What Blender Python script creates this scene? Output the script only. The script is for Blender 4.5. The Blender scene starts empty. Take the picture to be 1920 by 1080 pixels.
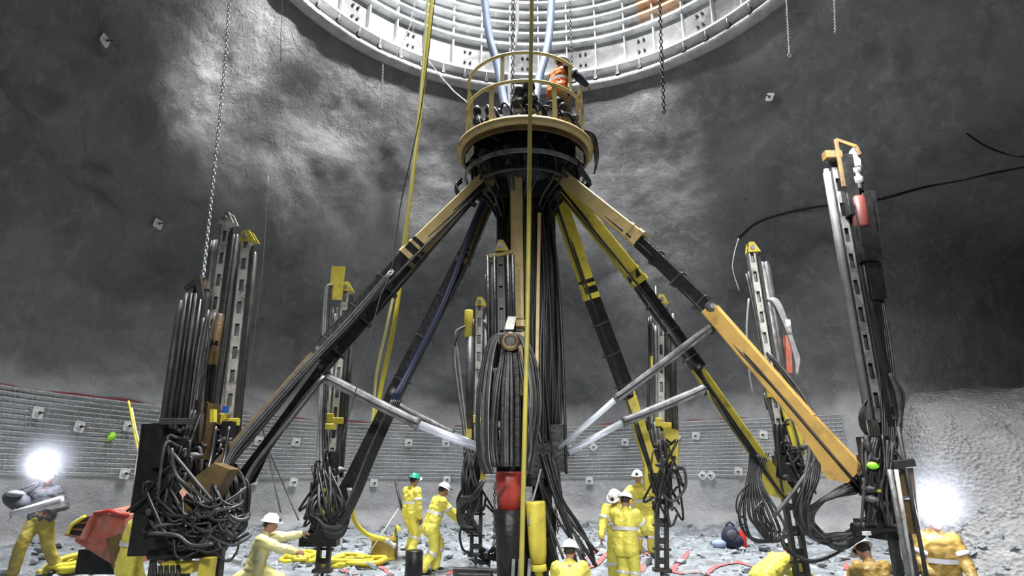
import bpy, math, random
from mathutils import Vector as V, Matrix, noise, Quaternion
random.seed(7)
PI=math.pi
F=1150.0; CAMZ=1.9; PITCH=math.radians(16.0)
SP,CP=math.sin(PITCH),math.cos(PITCH)
scn=bpy.context.scene
COL=scn.collection
def ray(px,py):
    dx=(px-960)/F; dy=(540-py)/F
    return V((dx, CP-dy*SP, SP+dy*CP))
def P(px,py,Y):
    "world point on the sight line of a measured photo position, at forward distance Y"
    d=ray(px,py); return V((0,0,CAMZ))+d*(Y/d.y)
def lerp(a,b,t): return a+(b-a)*t
def smooth(a,b,x):
    t=max(0,min(1,(x-a)/(b-a))); return t*t*(3-2*t)
def interp(pts,x):
    if x<=pts[0][0]: return pts[0][1]
    for (a,b),(c,d) in zip(pts,pts[1:]):
        if x<=c: return b+(d-b)*(x-a)/(c-a)
    return pts[-1][1]
# ------------------------------------------------------------------ materials
MATS={}
def mat(name,col,rough=.6,metal=0,var=None,vscale=8,bump=0,bscale=30,emit=None,estr=0,spec=.5,detail=5,dirt=None,dscale=3,dlo=.45,dhi=.7):
    m=bpy.data.materials.new(name); m.use_nodes=True
    nt=m.node_tree; b=nt.nodes['Principled BSDF']; N=nt.nodes.new; L=nt.links.new
    b.inputs['Base Color'].default_value=(*col,1); b.inputs['Roughness'].default_value=rough
    b.inputs['Metallic'].default_value=metal; b.inputs['Specular IOR Level'].default_value=spec
    if emit: b.inputs['Emission Color'].default_value=(*emit,1); b.inputs['Emission Strength'].default_value=estr
    geo=None
    if var or bump or dirt: geo=N('ShaderNodeTexCoord').outputs['Object']
    src=None
    if var:
        n=N('ShaderNodeTexNoise'); n.inputs['Scale'].default_value=vscale; n.inputs['Detail'].default_value=detail; L(geo,n.inputs['Vector'])
        r=N('ShaderNodeMix'); r.data_type='RGBA'; r.inputs[6].default_value=(*col,1); r.inputs[7].default_value=(*var,1)
        cr=N('ShaderNodeMapRange'); cr.inputs[1].default_value=.35; cr.inputs[2].default_value=.65
        L(n.outputs['Fac'],cr.inputs[0]); L(cr.outputs[0],r.inputs[0]); L(r.outputs[2],b.inputs['Base Color']); src=r.outputs[2]
    if dirt:
        n=N('ShaderNodeTexNoise'); n.inputs['Scale'].default_value=dscale; n.inputs['Detail'].default_value=8; n.inputs['Roughness'].default_value=.7; L(geo,n.inputs['Vector'])
        r=N('ShaderNodeMix'); r.data_type='RGBA'; r.inputs[6].default_value=(*col,1); r.inputs[7].default_value=(*dirt,1)
        if src: L(src,r.inputs[6])
        cr=N('ShaderNodeMapRange'); cr.inputs[1].default_value=dlo; cr.inputs[2].default_value=dhi
        L(n.outputs['Fac'],cr.inputs[0]); L(cr.outputs[0],r.inputs[0]); L(r.outputs[2],b.inputs['Base Color'])
    if bump:
        n=N('ShaderNodeTexNoise'); n.inputs['Scale'].default_value=bscale; n.inputs['Detail'].default_value=4; L(geo,n.inputs['Vector'])
        bp=N('ShaderNodeBump'); bp.inputs['Strength'].default_value=bump; bp.inputs['Distance'].default_value=.02
        L(n.outputs['Fac'],bp.inputs['Height']); L(bp.outputs[0],b.inputs['Normal'])
    MATS[name]=m; return m
def rockmat(name,c0,c1,c2,s1=.35,s2=2.5,bump=.8,bdist=.08,fine=22,specks=None,rough=.85,vor=0,lowcol=None):
    m=bpy.data.materials.new(name); m.use_nodes=True
    nt=m.node_tree; b=nt.nodes['Principled BSDF']; N=nt.nodes.new; L=nt.links.new
    b.inputs['Roughness'].default_value=rough
    g=N('ShaderNodeNewGeometry').outputs['Position']
    def nz(s,d=6,dist=0,r=.55):
        n=N('ShaderNodeTexNoise'); n.inputs['Scale'].default_value=s; n.inputs['Detail'].default_value=d; n.inputs['Distortion'].default_value=dist; n.inputs['Roughness'].default_value=r; L(g,n.inputs['Vector']); return n.outputs['Fac']
    def mr(x,a,c):
        k=N('ShaderNodeMapRange'); k.inputs[1].default_value=a; k.inputs[2].default_value=c; L(x,k.inputs[0]); return k.outputs[0]
    def mix(a,c,f):
        k=N('ShaderNodeMix'); k.data_type='RGBA'
        for i,x in ((6,a),(7,c)):
            if isinstance(x,tuple): k.inputs[i].default_value=(*x,1)
            else: L(x,k.inputs[i])
        L(f,k.inputs[0]); return k.outputs[2]
    c=mix(c0,c1,mr(nz(s1,8,1.2,.6),.38,.62))
    c=mix(c,c2,mr(nz(s2,8,.6,.65),.5,.75))
    if specks:
        c=mix(c,specks,mr(nz(9,6,.3,.7),.6,.72))
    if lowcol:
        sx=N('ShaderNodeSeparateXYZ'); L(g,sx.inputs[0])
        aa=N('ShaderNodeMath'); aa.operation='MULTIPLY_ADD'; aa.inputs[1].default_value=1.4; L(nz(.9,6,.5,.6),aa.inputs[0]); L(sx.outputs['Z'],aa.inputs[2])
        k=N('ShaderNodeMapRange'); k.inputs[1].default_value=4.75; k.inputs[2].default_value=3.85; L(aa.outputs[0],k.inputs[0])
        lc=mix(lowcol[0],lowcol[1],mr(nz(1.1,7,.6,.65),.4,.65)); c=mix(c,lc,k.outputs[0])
    L(c,b.inputs['Base Color'])
    h=N('ShaderNodeMath'); h.operation='ADD'; 
    f1=N('ShaderNodeMath'); f1.operation='MULTIPLY'; f1.inputs[1].default_value=.35
    L(nz(fine,6,0,.7),f1.inputs[0]); L(nz(3.2,7,.4,.6),h.inputs[0]); L(f1.outputs[0],h.inputs[1])
    out=h.outputs[0]
    if vor:
        v=N('ShaderNodeTexVoronoi'); v.inputs['Scale'].default_value=vor; L(g,v.inputs['Vector'])
        a=N('ShaderNodeMath'); a.operation='ADD'; L(out,a.inputs[0]); L(v.outputs['Distance'],a.inputs[1]); out=a.outputs[0]
    bp=N('ShaderNodeBump'); bp.inputs['Strength'].default_value=bump; bp.inputs['Distance'].default_value=bdist
    L(out,bp.inputs['Height']); L(bp.outputs[0],b.inputs['Normal'])
    MATS[name]=m; return m
# ------------------------------------------------------------------ objects
WM={}
def setp(o,label=None,cat=None,group=None,kind=None):
    if label: o['label']=label
    if cat: o['category']=cat
    if group: o['group']=group
    if kind: o['kind']=kind
    return o
def thing(name,label,cat,loc=(0,0,0),group=None,rot=None):
    o=bpy.data.objects.new(name,None); COL.objects.link(o); o.location=loc; o.empty_display_size=.2
    M=Matrix.Translation(V(loc))
    if rot is not None:
        o.rotation_euler=(0,0,rot); M=M@Matrix.Rotation(rot,4,'Z')
    WM[o.name]=M
    return setp(o,label,cat,group)
def frame(t,hint=None):
    t=t.normalized()
    u=V((0,0,1)) if abs(t.z)<.95 else V((1,0,0))
    if hint is not None: u=V(hint)
    s=t.cross(u)
    if s.length<1e-6: s=t.cross(V((0.3,1,.2)))
    s.normalize(); u=s.cross(t).normalized()
    return s,u
def catmull(pts,n=6):
    pts=[V(p) for p in pts]
    if len(pts)<3: return pts
    out=[]; q=[pts[0]*2-pts[1]]+pts+[pts[-1]*2-pts[-2]]
    for i in range(1,len(q)-2):
        a,b,c,d=q[i-1:i+3]
        for k in range(n):
            t=k/n
            out.append(.5*((2*b)+(c-a)*t+(2*a-5*b+4*c-d)*t*t+(3*b-a-3*c+d)*t**3))
    out.append(pts[-1]); return out
class MB:
    def __init__(s): s.v=[]; s.f=[]; s.m=[]; s.sm=[]
    def add(s,vs,fs,mi=0,sm=False):
        o=len(s.v); s.v+=[V(x) for x in vs]
        for f in fs: s.f.append([i+o for i in f]); s.m.append(mi); s.sm.append(sm)
        return s
    def beam(s,a,b,w,h,up=None,mi=0,w2=None,h2=None,bev=.12):
        "rectangular bar a->b with chamfered long edges; w sideways, h along up"
        a=V(a);b=V(b); sx,u=frame(b-a,up); vs=[]
        w2=w if w2 is None else w2; h2=h if h2 is None else h2
        for p,ww,hh in ((a,w,h),(b,w2,h2)):
            c=min(ww,hh)*bev
            for x,y in ((-ww/2+c,-hh/2),(ww/2-c,-hh/2),(ww/2,-hh/2+c),(ww/2,hh/2-c),(ww/2-c,hh/2),(-ww/2+c,hh/2),(-ww/2,hh/2-c),(-ww/2,-hh/2+c)):
                vs.append(p+sx*x+u*y)
        fs=[[i,(i+1)%8,8+(i+1)%8,8+i] for i in range(8)]+[list(range(8))[::-1],list(range(8,16))]
        return s.add(vs,fs,mi)
    def box(s,c,dx,dy,dz,mi=0,rz=0):
        c=V(c); R=Matrix.Rotation(rz,3,'Z')
        a=c+R@V((0,0,-dz/2)); b=c+R@V((0,0,dz/2))
        return s.beam(a,b,dx,dy,up=R@V((0,1,0)),mi=mi,bev=.06)
    def tube(s,pts,r,n=8,mi=0,closed=False,sm=True,cap=True,r2=None):
        pts=[V(p) for p in pts]; m=len(pts); vs=[]; 
        prev=None
        for i,p in enumerate(pts):
            if closed: t=pts[(i+1)%m]-pts[i-1]
            else: t=pts[min(i+1,m-1)]-pts[max(i-1,0)]
            if t.length<1e-9: t=V((0,0,1))
            t.normalize()
            if prev is None:
                sx,u=frame(t)
            else:
                u=prev-t*prev.dot(t)
                if u.length<1e-6: sx,u=frame(t)
                u.normalize(); sx=t.cross(u)
            prev=u
            if isinstance(r,(list,tuple)): rr=r[i]
            elif r2 is not None: rr=lerp(r,r2,i/(m-1))
            else: rr=r
            for k in range(n):
                a=2*PI*k/n; vs.append(p+sx*(rr*math.cos(a))+u*(rr*math.sin(a)))
        fs=[]
        for i in range(m if closed else m-1):
            j=(i+1)%m
            for k in range(n):
                l=(k+1)%n; fs.append([i*n+k,i*n+l,j*n+l,j*n+k])
        s.add(vs,fs,mi,sm)
        if cap and not closed:
            o=len(s.v)-m*n
            s.f.append([o+k for k in range(n)][::-1]); s.m.append(mi); s.sm.append(False)
            s.f.append([o+(m-1)*n+k for k in range(n)]); s.m.append(mi); s.sm.append(False)
        return s
    def cyl(s,a,b,r,r2=None,n=16,mi=0): 
        return s.tube([a,b],[r,r if r2 is None else r2],n,mi)
    def lathe(s,a,axis,prof,n=16,mi=0,sm=True):
        "prof: list of (dist along axis, radius)"
        a=V(a); ax=V(axis).normalized()
        return s.tube([a+ax*d for d,_ in prof],[max(r,.0005) for _,r in prof],n,mi,sm=sm) if all(prof[i+1][0]>prof[i][0] for i in range(len(prof)-1)) else s._lathe(a,ax,prof,n,mi,sm)
    def _lathe(s,a,ax,prof,n,mi,sm):
        sx,u=frame(ax); vs=[];fs=[]
        for d,r in prof:
            for k in range(n):
                t=2*PI*k/n; vs.append(a+ax*d+sx*(r*math.cos(t))+u*(r*math.sin(t)))
        for i in range(len(prof)-1):
            for k in range(n):
                l=(k+1)%n; fs.append([i*n+k,i*n+l,(i+1)*n+l,(i+1)*n+k])
        return s.add(vs,fs,mi,sm)
    def ring(s,c,R,r,n=48,m=8,axis=(0,0,1),a0=0,a1=2*PI,mi=0,flat=1):
        c=V(c); sx,u=frame(V(axis)); full=abs(a1-a0-2*PI)<1e-6
        k=n if full else n+1
        pts=[c+sx*(R*math.cos(a0+(a1-a0)*i/n))+u*(R*math.sin(a0+(a1-a0)*i/n)) for i in range(k)]
        return s.tube(pts,r,m,mi,closed=full)
    def band(s,c,R,z0,z1,th,n=64,mi=0):
        "vertical ring wall of radius R (outer), thickness th"
        c=V(c); pr=[(z0,R),(z1,R),(z1,R-th),(z0,R-th),(z0,R)]
        vs=[];fs=[]
        for i in range(n):
            a=2*PI*i/n
            for z,r in pr[:4]: vs.append(c+V((r*math.cos(a),r*math.sin(a),z)))
        for i in range(n):
            j=(i+1)%n
            for k in range(4):
                l=(k+1)%4; fs.append([i*4+k,j*4+k,j*4+l,i*4+l])
        return s.add(vs,fs,mi)
    def sphere(s,c,r,n=12,m=8,mi=0,sc=(1,1,1),R=None):
        c=V(c); vs=[];fs=[]
        for i in range(m+1):
            t=PI*i/m
            for k in range(n):
                a=2*PI*k/n
                p=V((r*sc[0]*math.sin(t)*math.cos(a),r*sc[1]*math.sin(t)*math.sin(a),r*sc[2]*math.cos(t)))
                if R: p=R@p
                vs.append(c+p)
        for i in range(m):
            for k in range(n):
                l=(k+1)%n; fs.append([i*n+k,(i+1)*n+k,(i+1)*n+l,i*n+l])
        return s.add(vs,fs,mi,True)
    def plate(s,pts,th,nrm=None,mi=0):
        "polygon extruded by th"
        pts=[V(p) for p in pts]
        if nrm is None: nrm=(pts[1]-pts[0]).cross(pts[2]-pts[0])
        nrm=V(nrm).normalized()*th/2; n=len(pts)
        vs=[p+nrm for p in pts]+[p-nrm for p in pts]
        fs=[list(range(n)),list(range(n,2*n))[::-1]]+[[i,n+i,n+(i+1)%n,(i+1)%n] for i in range(n)]
        return s.add(vs,fs,mi)
    def hull(s,pts,mi=0):
        import bmesh
        bm=bmesh.new()
        for p in pts: bm.verts.new(p)
        bmesh.ops.convex_hull(bm,input=bm.verts)
        bm.verts.index_update()
        vs=[v.co.copy() for v in bm.verts]; fs=[[v.index for v in f.verts] for f in bm.faces]; bm.free()
        return s.add(vs,fs,mi)
    def chain(s,pts,L=.09,r=.009,w=.022):
        "alternating oval links along a polyline"
        pts=[V(p) for p in pts]; seg=[]; tot=0
        for a,b in zip(pts,pts[1:]): seg.append((tot,a,b)); tot+=(b-a).length
        n=int(tot/(L*.72)); 
        for i in range(n):
            d=(i+.5)*tot/n
            for t0,a,b in seg:
                if d<=t0+(b-a).length+1e-6: break
            t=(b-a).normalized(); c=a+t*(d-t0); sx,u=frame(t)
            if i%2: sx,u=u,sx
            loop=[]
            for k in range(8):
                g=2*PI*k/8; loop.append(c+t*(math.sin(g)*(L/2-r))+sx*(math.cos(g)*w*(1.15 if k%4 else 1)))
            s.tube(loop,r,4,closed=True)
        return s
    def build(s,name,mats,parent=None,label=None,cat=None,group=None,kind=None,origin=None):
        me=bpy.data.meshes.new(name)
        if parent is not None: M=WM[parent.name]
        else:
            if origin is None:
                lo=[min(v[i] for v in s.v) for i in range(3)]; hi=[max(v[i] for v in s.v) for i in range(3)]
                origin=((lo[0]+hi[0])/2,(lo[1]+hi[1])/2,lo[2])
            M=Matrix.Translation(V(origin))
        I=M.inverted()
        me.from_pydata([I@v for v in s.v],[],s.f)
        if not isinstance(mats,(list,tuple)): mats=[mats]
        for x in mats: me.materials.append(MATS[x])
        me.polygons.foreach_set('material_index',s.m); me.polygons.foreach_set('use_smooth',s.sm)
        me.update()
        o=bpy.data.objects.new(name,me); COL.objects.link(o)
        if parent is not None: o.parent=parent
        else: o.matrix_world=M; o.location=M.translation
        WM[o.name]=M
        return setp(o,label,cat,group,kind)
# ------------------------------------------------------------------ camera
cd=bpy.data.cameras.new('camera'); cam=bpy.data.objects.new('camera',cd); COL.objects.link(cam)
cam.location=(0,0,CAMZ); cam.rotation_euler=(PI/2+PITCH,0,0); cd.lens=F/1920*36; cd.sensor_width=36; cd.clip_end=200; cd.clip_start=.05
scn.camera=cam
scn.view_settings.view_transform='Standard'; scn.view_settings.look='None'; scn.view_settings.gamma=1
scn.view_settings.use_curve_mapping=False; scn.view_settings.exposure=0.0
# ------------------------------------------------------------------ palette
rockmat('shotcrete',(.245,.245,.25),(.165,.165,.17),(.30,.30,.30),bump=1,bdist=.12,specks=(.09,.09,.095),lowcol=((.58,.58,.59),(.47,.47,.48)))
rockmat('shotcrete_low',(.44,.44,.455),(.35,.35,.36),(.52,.52,.53),s1=.8,bump=.6,bdist=.06,specks=(.2,.2,.21))
rockmat('stone',(.34,.37,.40),(.25,.27,.29),(.55,.6,.63),s1=3,s2=7,bump=.8,bdist=.06,fine=30,specks=(.16,.17,.19))
rockmat('rubble',(.40,.44,.47),(.22,.235,.25),(.72,.77,.80),s1=1.4,s2=4.5,bump=1,bdist=.12,fine=30,specks=(.10,.11,.12),rough=.6,vor=4)
rockmat('muck',(.48,.48,.485),(.36,.36,.365),(.60,.60,.60),s1=.6,s2=3,bump=1,bdist=.12,fine=26,specks=(.22,.21,.20),vor=11)
rockmat('lining',(.62,.63,.63),(.40,.41,.42),(.80,.81,.8),s1=.7,s2=3,bump=.35,bdist=.03)
rockmat('lining_shaded',(.34,.345,.35),(.24,.24,.245),(.5,.5,.5),s1=.7,s2=3,bump=.35,bdist=.03)  # darker copy of the lining: shade between the flanges put into the colour
rockmat('lip',(.55,.55,.54),(.38,.38,.37),(.66,.66,.65),s1=1.5,s2=6,bump=.9,bdist=.05)
mat('rust',(.42,.24,.14),.8,var=(.55,.40,.28),vscale=3,dirt=(.5,.48,.45),dscale=1.3,dlo=.5,dhi=.62)
mat('yellow_tan',(.60,.45,.20),.5,var=(.50,.36,.14),vscale=5,dirt=(.16,.11,.06),dscale=3,dlo=.54,dhi=.8)
mat('rail_yellow',(.68,.57,.24),.45,var=(.6,.48,.18),vscale=6)
mat('yellow_paint',(.62,.52,.06),.45,var=(.52,.42,.05),vscale=5,dirt=(.14,.11,.04),dscale=4,dlo=.54,dhi=.78)
mat('brown_grease_shade',(.085,.055,.028),.45,var=(.16,.10,.03),vscale=4,bump=.3)  # greasy brown; on the booms it also carries their shadowed sides as colour
mat('black_oily',(.009,.009,.0095),.38,var=(.02,.019,.018),vscale=9,bump=.4,bscale=14,spec=.3)
mat('dark_steel',(.03,.03,.031),.45,var=(.06,.057,.053),vscale=6,bump=.2,spec=.35)
mat('grey_steel',(.30,.30,.31),.5,metal=.3,var=(.17,.165,.16),vscale=7,dirt=(.06,.055,.05),dscale=6)
mat('pale_steel',(.55,.54,.50),.55,var=(.40,.38,.33),vscale=5,dirt=(.12,.10,.08),dscale=5,dlo=.52,dhi=.7)
mat('galvanised',(.62,.63,.64),.5,metal=.15,var=(.45,.46,.47),vscale=12)
mat('chrome',(.82,.86,.95),.28,metal=.55)
mat('rubber',(.011,.011,.012),.4,var=(.022,.022,.022),vscale=14,spec=.4)
mat('grey_hose',(.07,.069,.067),.45,var=(.035,.035,.034),vscale=9)
mat('pale_hose',(.30,.30,.30),.5,var=(.2,.2,.2),vscale=9)
mat('blue_hose',(.012,.018,.06),.35)
mat('vent_blue',(.34,.42,.62),.5,var=(.26,.34,.55),vscale=4)
mat('yellow_hose',(.78,.68,.06),.42,var=(.66,.56,.06),vscale=6)
mat('pale_yellow_hose',(.82,.76,.32),.5)
mat('white_paint',(.8,.8,.8),.45,var=(.66,.66,.66),vscale=6)
mat('red_paint',(.38,.035,.02),.42,var=(.25,.03,.02),vscale=5,bump=.2)
mat('faded_red',(.42,.10,.06),.6,var=(.5,.2,.15),vscale=4,dirt=(.09,.07,.06),dscale=3)
mat('spray_red',(.55,.10,.10),.8,var=(.42,.16,.16),vscale=5)
mat('arm_orange',(.58,.36,.09),.5,var=(.50,.30,.08),vscale=5,dirt=(.16,.10,.05),dscale=3,dlo=.54,dhi=.8)
mat('spray_dark_red',(.26,.06,.07),.8)
mat('lime',(.35,.9,.05),.4,emit=(.3,.9,.05),estr=.0)
mat('yellow_line',(.42,.36,.05),.5,var=(.30,.27,.06),vscale=3)
mat('red_bright',(.75,.04,.03),.4)
mat('lime_bright',(.4,.95,.05),.4)
mat('yellow_dull',(.50,.40,.07),.6,var=(.36,.30,.08),vscale=4,bump=.5,bscale=9)
mat('mid_steel',(.15,.15,.15),.6,var=(.11,.11,.11),vscale=5)
mat('dark_red',(.20,.045,.035),.5,var=(.12,.035,.03),vscale=4)
mat('blue_paint',(.02,.10,.35),.4)
mat('yellow_suit',(.80,.72,.11),.5,var=(.70,.62,.10),vscale=6,bump=.6,bscale=9)
mat('pale_yellow_suit',(.74,.68,.22),.55,var=(.66,.62,.36),vscale=3,bump=.6,bscale=9)
mat('amber_suit',(.36,.23,.045),.55,var=(.26,.17,.04),vscale=5,bump=.6,bscale=9)
mat('reflective',(.68,.68,.72),.35,metal=.2)
mat('orange_vest',(.9,.22,.03),.6,bump=.4,bscale=10)
mat('navy_cloth',(.02,.025,.05),.8,bump=.4,bscale=12)
mat('tan_cloth',(.36,.26,.13),.8,bump=.4,bscale=12)
mat('grey_cloth',(.10,.10,.11),.8,bump=.4,bscale=12)
mat('helmet_white',(.82,.82,.82),.3)
mat('helmet_green',(.02,.30,.20),.3)
mat('skin',(.34,.18,.12),.6)
mat('dark_hair',(.02,.015,.012),.7)
mat('eye_white',(.7,.7,.7),.2)
mat('glove_red',(.25,.08,.04),.6)
mat('boot_black',(.02,.02,.02),.5)
mat('earmuff',(.75,.45,.03),.4)
mat('lamp_lens',(1,1,1),.3,emit=(.80,.85,1),estr=60)
mat('small_lens',(1,1,1),.3,emit=(1,1,.95),estr=6)
mat('orange_reflector',(.9,.45,.35),.3)
mat('timber',(.20,.15,.06),.7,var=(.35,.26,.05),vscale=3)
# ================================================================== the cavern
CX,CY=0.7,10.8           # axis of the shaft and cavern
LIPZ=13.8; RS=7.26
PROF=[(-2,10.4),(0,10.45),(1.5,10.6),(3,10.75),(6,10.5),(8.5,10.0),(10.5,9.35),(12,8.6),(13,7.85),(LIPZ+.35,7.22)]
def fbm(p,o=4):
    s=0;a=1;q=V(p)
    for i in range(o): s+=a*noise.noise(q); q=q*2.03+V((3.1,1.7,5.2)); a*=.5
    return s
def wallR(phi,z):
    r=interp(PROF,z)
    c,s=math.cos(phi),math.sin(phi)
    lz=max(0,1-z/LIPZ)
    back=smooth(.15,.8,-s); r+=6.5*back*lz**.7
    # adit opening off to the right
    d=math.degrees(math.atan2(s,c))
    ad=smooth(33,20,d)*smooth(-42,-20,d)*smooth(9.6,6.6,z-.04*(20-d))
    fade=max(0,min(1,(LIPZ-z)/2.0))
    p=V((c*r,s*r,z))
    n=fbm(p*.22)*.55+fbm(p*.8+V((9,2,1)))*.15+fbm(p*2.3+V((1,7,1)),3)*.05+abs(noise.noise(p*.4+V((4,4,4))))*.35
    low=smooth(.6,1.6,z)*.6+.4 if z<4 else 1
    lowband=1-.75*smooth(4.2,3.0,z)     # sprayed smooth band at the foot
    r+=n*fade*lowband*low
    r+=ad*9.5+ad*fbm(p*.5)*.6
    # loose rock below the sprayed band
    r+= -smooth(.55,.1,z)*(.18+.5*abs(fbm(p*1.1)))
    return r
def wallP(phi,z,off=0):
    r=wallR(phi,z)-off; return V((CX+r*math.cos(phi),CY+r*math.sin(phi),z))
def hit(px,py,off=0):
    "where a sight line meets the cavern wall"
    d=ray(px,py); t=6.0
    while t<40:
        p=V((0,0,CAMZ))+d*t; dx,dy=p.x-CX,p.y-CY
        if math.hypot(dx,dy)>wallR(math.atan2(dy,dx),p.z)-off: break
        t+=.04
    return p
def floor_z(x,y):
    z=-.2+.2*smooth(10.5,13.5,y)
    z+=.38*smooth(-5.0,-8.5,x)+.0*y
    z+=fbm(V((x*.55,y*.55,0)),5)*.13+abs(noise.noise(V((x*1.3,y*1.3,4))))*.10-.04
    r=math.hypot(x-CX,y-CY); z+=smooth(8.8,10.6,r)*.15*(y>8)*(1+noise.noise(V((x,y,1)))) 
    return z
def pile_z(x,y):
    # distance behind the toe line
    d=(x-7.3)*.62+(y-11.2)*.78
    if x<7.3: d-=(7.3-x)*1.2
    h=4.0*smooth(-.4,6.8,d)
    fl=smooth(-.9,1.5,x-.575*y+.35*fbm(V((x*.4,y*.4,8)),2))
    h=h*fl-1.2*(1-fl)
    return h+fbm(V((x*.5,y*.5,3)),5)*.28+fbm(V((x*2.1,y*2.1,3)),3)*.06-.3
def surf_grid(name,mt,nu,nv,fn,**kw):
    m=MB(); vs=[fn(i,j) for j in range(nv+1) for i in range(nu+1)]
    fs=[[j*(nu+1)+i,j*(nu+1)+i+1,(j+1)*(nu+1)+i+1,(j+1)*(nu+1)+i] for j in range(nv) for i in range(nu)]
    m.add(vs,fs,0,True); return m.build(name,mt,origin=(0,0,0),**kw)
NU=560
SPL=3.75
def gridfn(z0,z1,nv):
    return lambda i,j: wallP(-2*PI*i/NU,lerp(z0,z1,j/nv))
# wall in three bands: the sprayed foot, the rough rock above it and the dome
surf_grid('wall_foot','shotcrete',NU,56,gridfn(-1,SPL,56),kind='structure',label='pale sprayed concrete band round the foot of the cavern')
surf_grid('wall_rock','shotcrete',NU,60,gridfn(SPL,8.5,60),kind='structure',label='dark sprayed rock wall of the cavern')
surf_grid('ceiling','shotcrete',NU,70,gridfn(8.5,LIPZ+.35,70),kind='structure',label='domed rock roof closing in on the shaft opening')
surf_grid('floor','rubble',230,230,lambda i,j:V((lerp(-19,21,i/230),lerp(-7,24,j/230),floor_z(lerp(-19,21,i/230),lerp(-7,24,j/230)))),kind='structure',label='broken blue grey rock floor of the cavern')
surf_grid('muck_pile','muck',150,150,lambda i,j:V((lerp(5.2,21,i/150),lerp(7,23,j/150),pile_z(lerp(5.2,21,i/150),lerp(7,23,j/150)))),label='steep pile of pale broken rock filling the mouth of the side tunnel',cat='rock pile')
# loose stones
m=MB()
for k in range(2200):
    x=random.uniform(-9.5,10); y=random.uniform(8.5,21)
    if math.hypot(x-CX,y-CY)>10.2 and x<7: continue
    g=max(floor_z(x,y),pile_z(x,y) if x>5.4 else -9); r=random.choice([.03,.04,.05,.06,.09,.13])*random.uniform(.7,1.2)
    if g>1.0: continue
    m.hull([V((x,y,g+r*.25))+V((random.uniform(-1,1),random.uniform(-1,1),random.uniform(-.7,.7))).normalized()*r*random.uniform(.7,1.2) for _ in range(9)])
m.build('loose_stones','stone',label='scattered broken stones lying over the cavern floor',cat='stones',kind='stuff',origin=(0,0,0))
# ------------------------------------------------------------------ shaft lining
n=180; m=MB()
for z0,z1,R in ((LIPZ+.25,34,RS),):
    m.band((CX,CY,0),R+.12,z0,z1,.12,n)
m.build('wall_shaft','lining_shaded',kind='structure',label='steel plate lining of the round shaft',origin=(CX,CY,LIPZ))
m=MB()
zz=[(14.42,.10,.34),(15.62,.09,.30)]
z=16.08
while z<24: zz.append((z,.075,.28)); z+=.42 if z<21 else .8
for z,h,d in zz: m.band((CX,CY,0),RS+.01,z-h/2,z+h/2,d,n)
m.build('trim_1','lining',kind='structure',label='stacked ring flanges of the shaft lining',origin=(CX,CY,LIPZ))
m=MB(); nuts=MB()
for k in range(46):
    a=2*PI*(k+.3)/46
    c,s=math.cos(a),math.sin(a)
    m.beam((CX+(RS-.08)*c,CY+(RS-.08)*s,14.42),(CX+(RS-.08)*c,CY+(RS-.08)*s,24),.045,.2,up=(c,s,0))
    for z in (14.75,15.15):       # nuts in pairs between the stiffeners
        for da in (.05,.075):
            c2,s2=math.cos(a+da),math.sin(a+da)
            if k%2 or math.sin(a)<.3: nuts.cyl((CX+(RS)*c2,CY+(RS)*s2,z+.1),(CX+(RS-.10)*c2,CY+(RS-.10)*s2,z+.1),.042,n=6)
m.build('trim_2','lining',kind='structure',label='upright stiffeners of the shaft lining',origin=(CX,CY,LIPZ))
nuts.build('trim_30','dark_steel',kind='structure',label='dark hexagon nuts on the shaft lining plates',origin=(CX,CY,LIPZ))
# rusty plates on the right of the lining
m=MB()
def ringpatch(m,a0,a1,z0,z1,R,th):
    k=12; vs=[]
    for i in range(k+1):
        a=lerp(a0,a1,i/k)
        for r in (R,R-th):
            for z in (z0,z1): vs.append((CX+r*math.cos(a),CY+r*math.sin(a),z))
    fs=[]
    for i in range(k):
        b=i*4; c=b+4
        fs+=[[b+2,b+3,c+3,c+2],[b+1,b,c,c+1],[b+3,b+1,c+1,c+3],[b,b+2,c+2,c]]
    fs+=[[0,1,3,2],[k*4+2,k*4+3,k*4+1,k*4]]
    m.add(vs,fs)
for (z0,z1,R,th) in ((15.7,16.02,RS+.005,.02),(16.14,16.44,RS+.005,.02),(16.56,16.88,RS+.005,.02),(16.98,17.3,RS+.005,.02),(17.4,18.2,RS+.005,.02),(16.035,16.125,RS-.02,.265),(16.455,16.545,RS-.02,.265),(16.875,16.965,RS-.02,.265),(17.295,17.385,RS-.02,.265)):
    ringpatch(m,math.radians(49),math.radians(61),z0,z1,R,th)
m.build('trim_3','rust',kind='structure',label='rust stained plates of the shaft lining',origin=(CX,CY,LIPZ))
# lip
m=MB(); N_=240
pr=[(RS+.15,14.0),(RS+.08,13.90),(RS-.06,13.86),(RS-.28,13.88),(RS-.34,13.94),(RS-.30,14.02),(RS-.02,14.05),(RS+.1,14.3)]
vs=[];fs=[]
for i in range(N_):
    a=2*PI*i/N_
    for k,(r,z) in enumerate(pr):
        q=noise.noise(V((math.cos(a)*14,math.sin(a)*14,k*.7)))*.05
        vs.append((CX+(r+q)*math.cos(a),CY+(r+q)*math.sin(a),z+q*.5))
K=len(pr)
for i in range(N_):
    j=(i+1)%N_
    for k in range(K-1): fs.append([i*K+k,i*K+k+1,j*K+k+1,j*K+k])
m.add(vs,fs,0,True); m.build('trim_4','lip',kind='structure',label='rough concrete lip round the shaft opening',origin=(CX,CY,LIPZ))
m=MB()
for k in range(60):
    a=2*PI*(k+.15)/60; c,s=math.cos(a),math.sin(a)
    m.beam((CX+(RS-.31)*c,CY+(RS-.31)*s,14.02),(CX+(RS-.31)*c,CY+(RS-.31)*s,14.17),.13,.09,up=(c,s,0))
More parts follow.
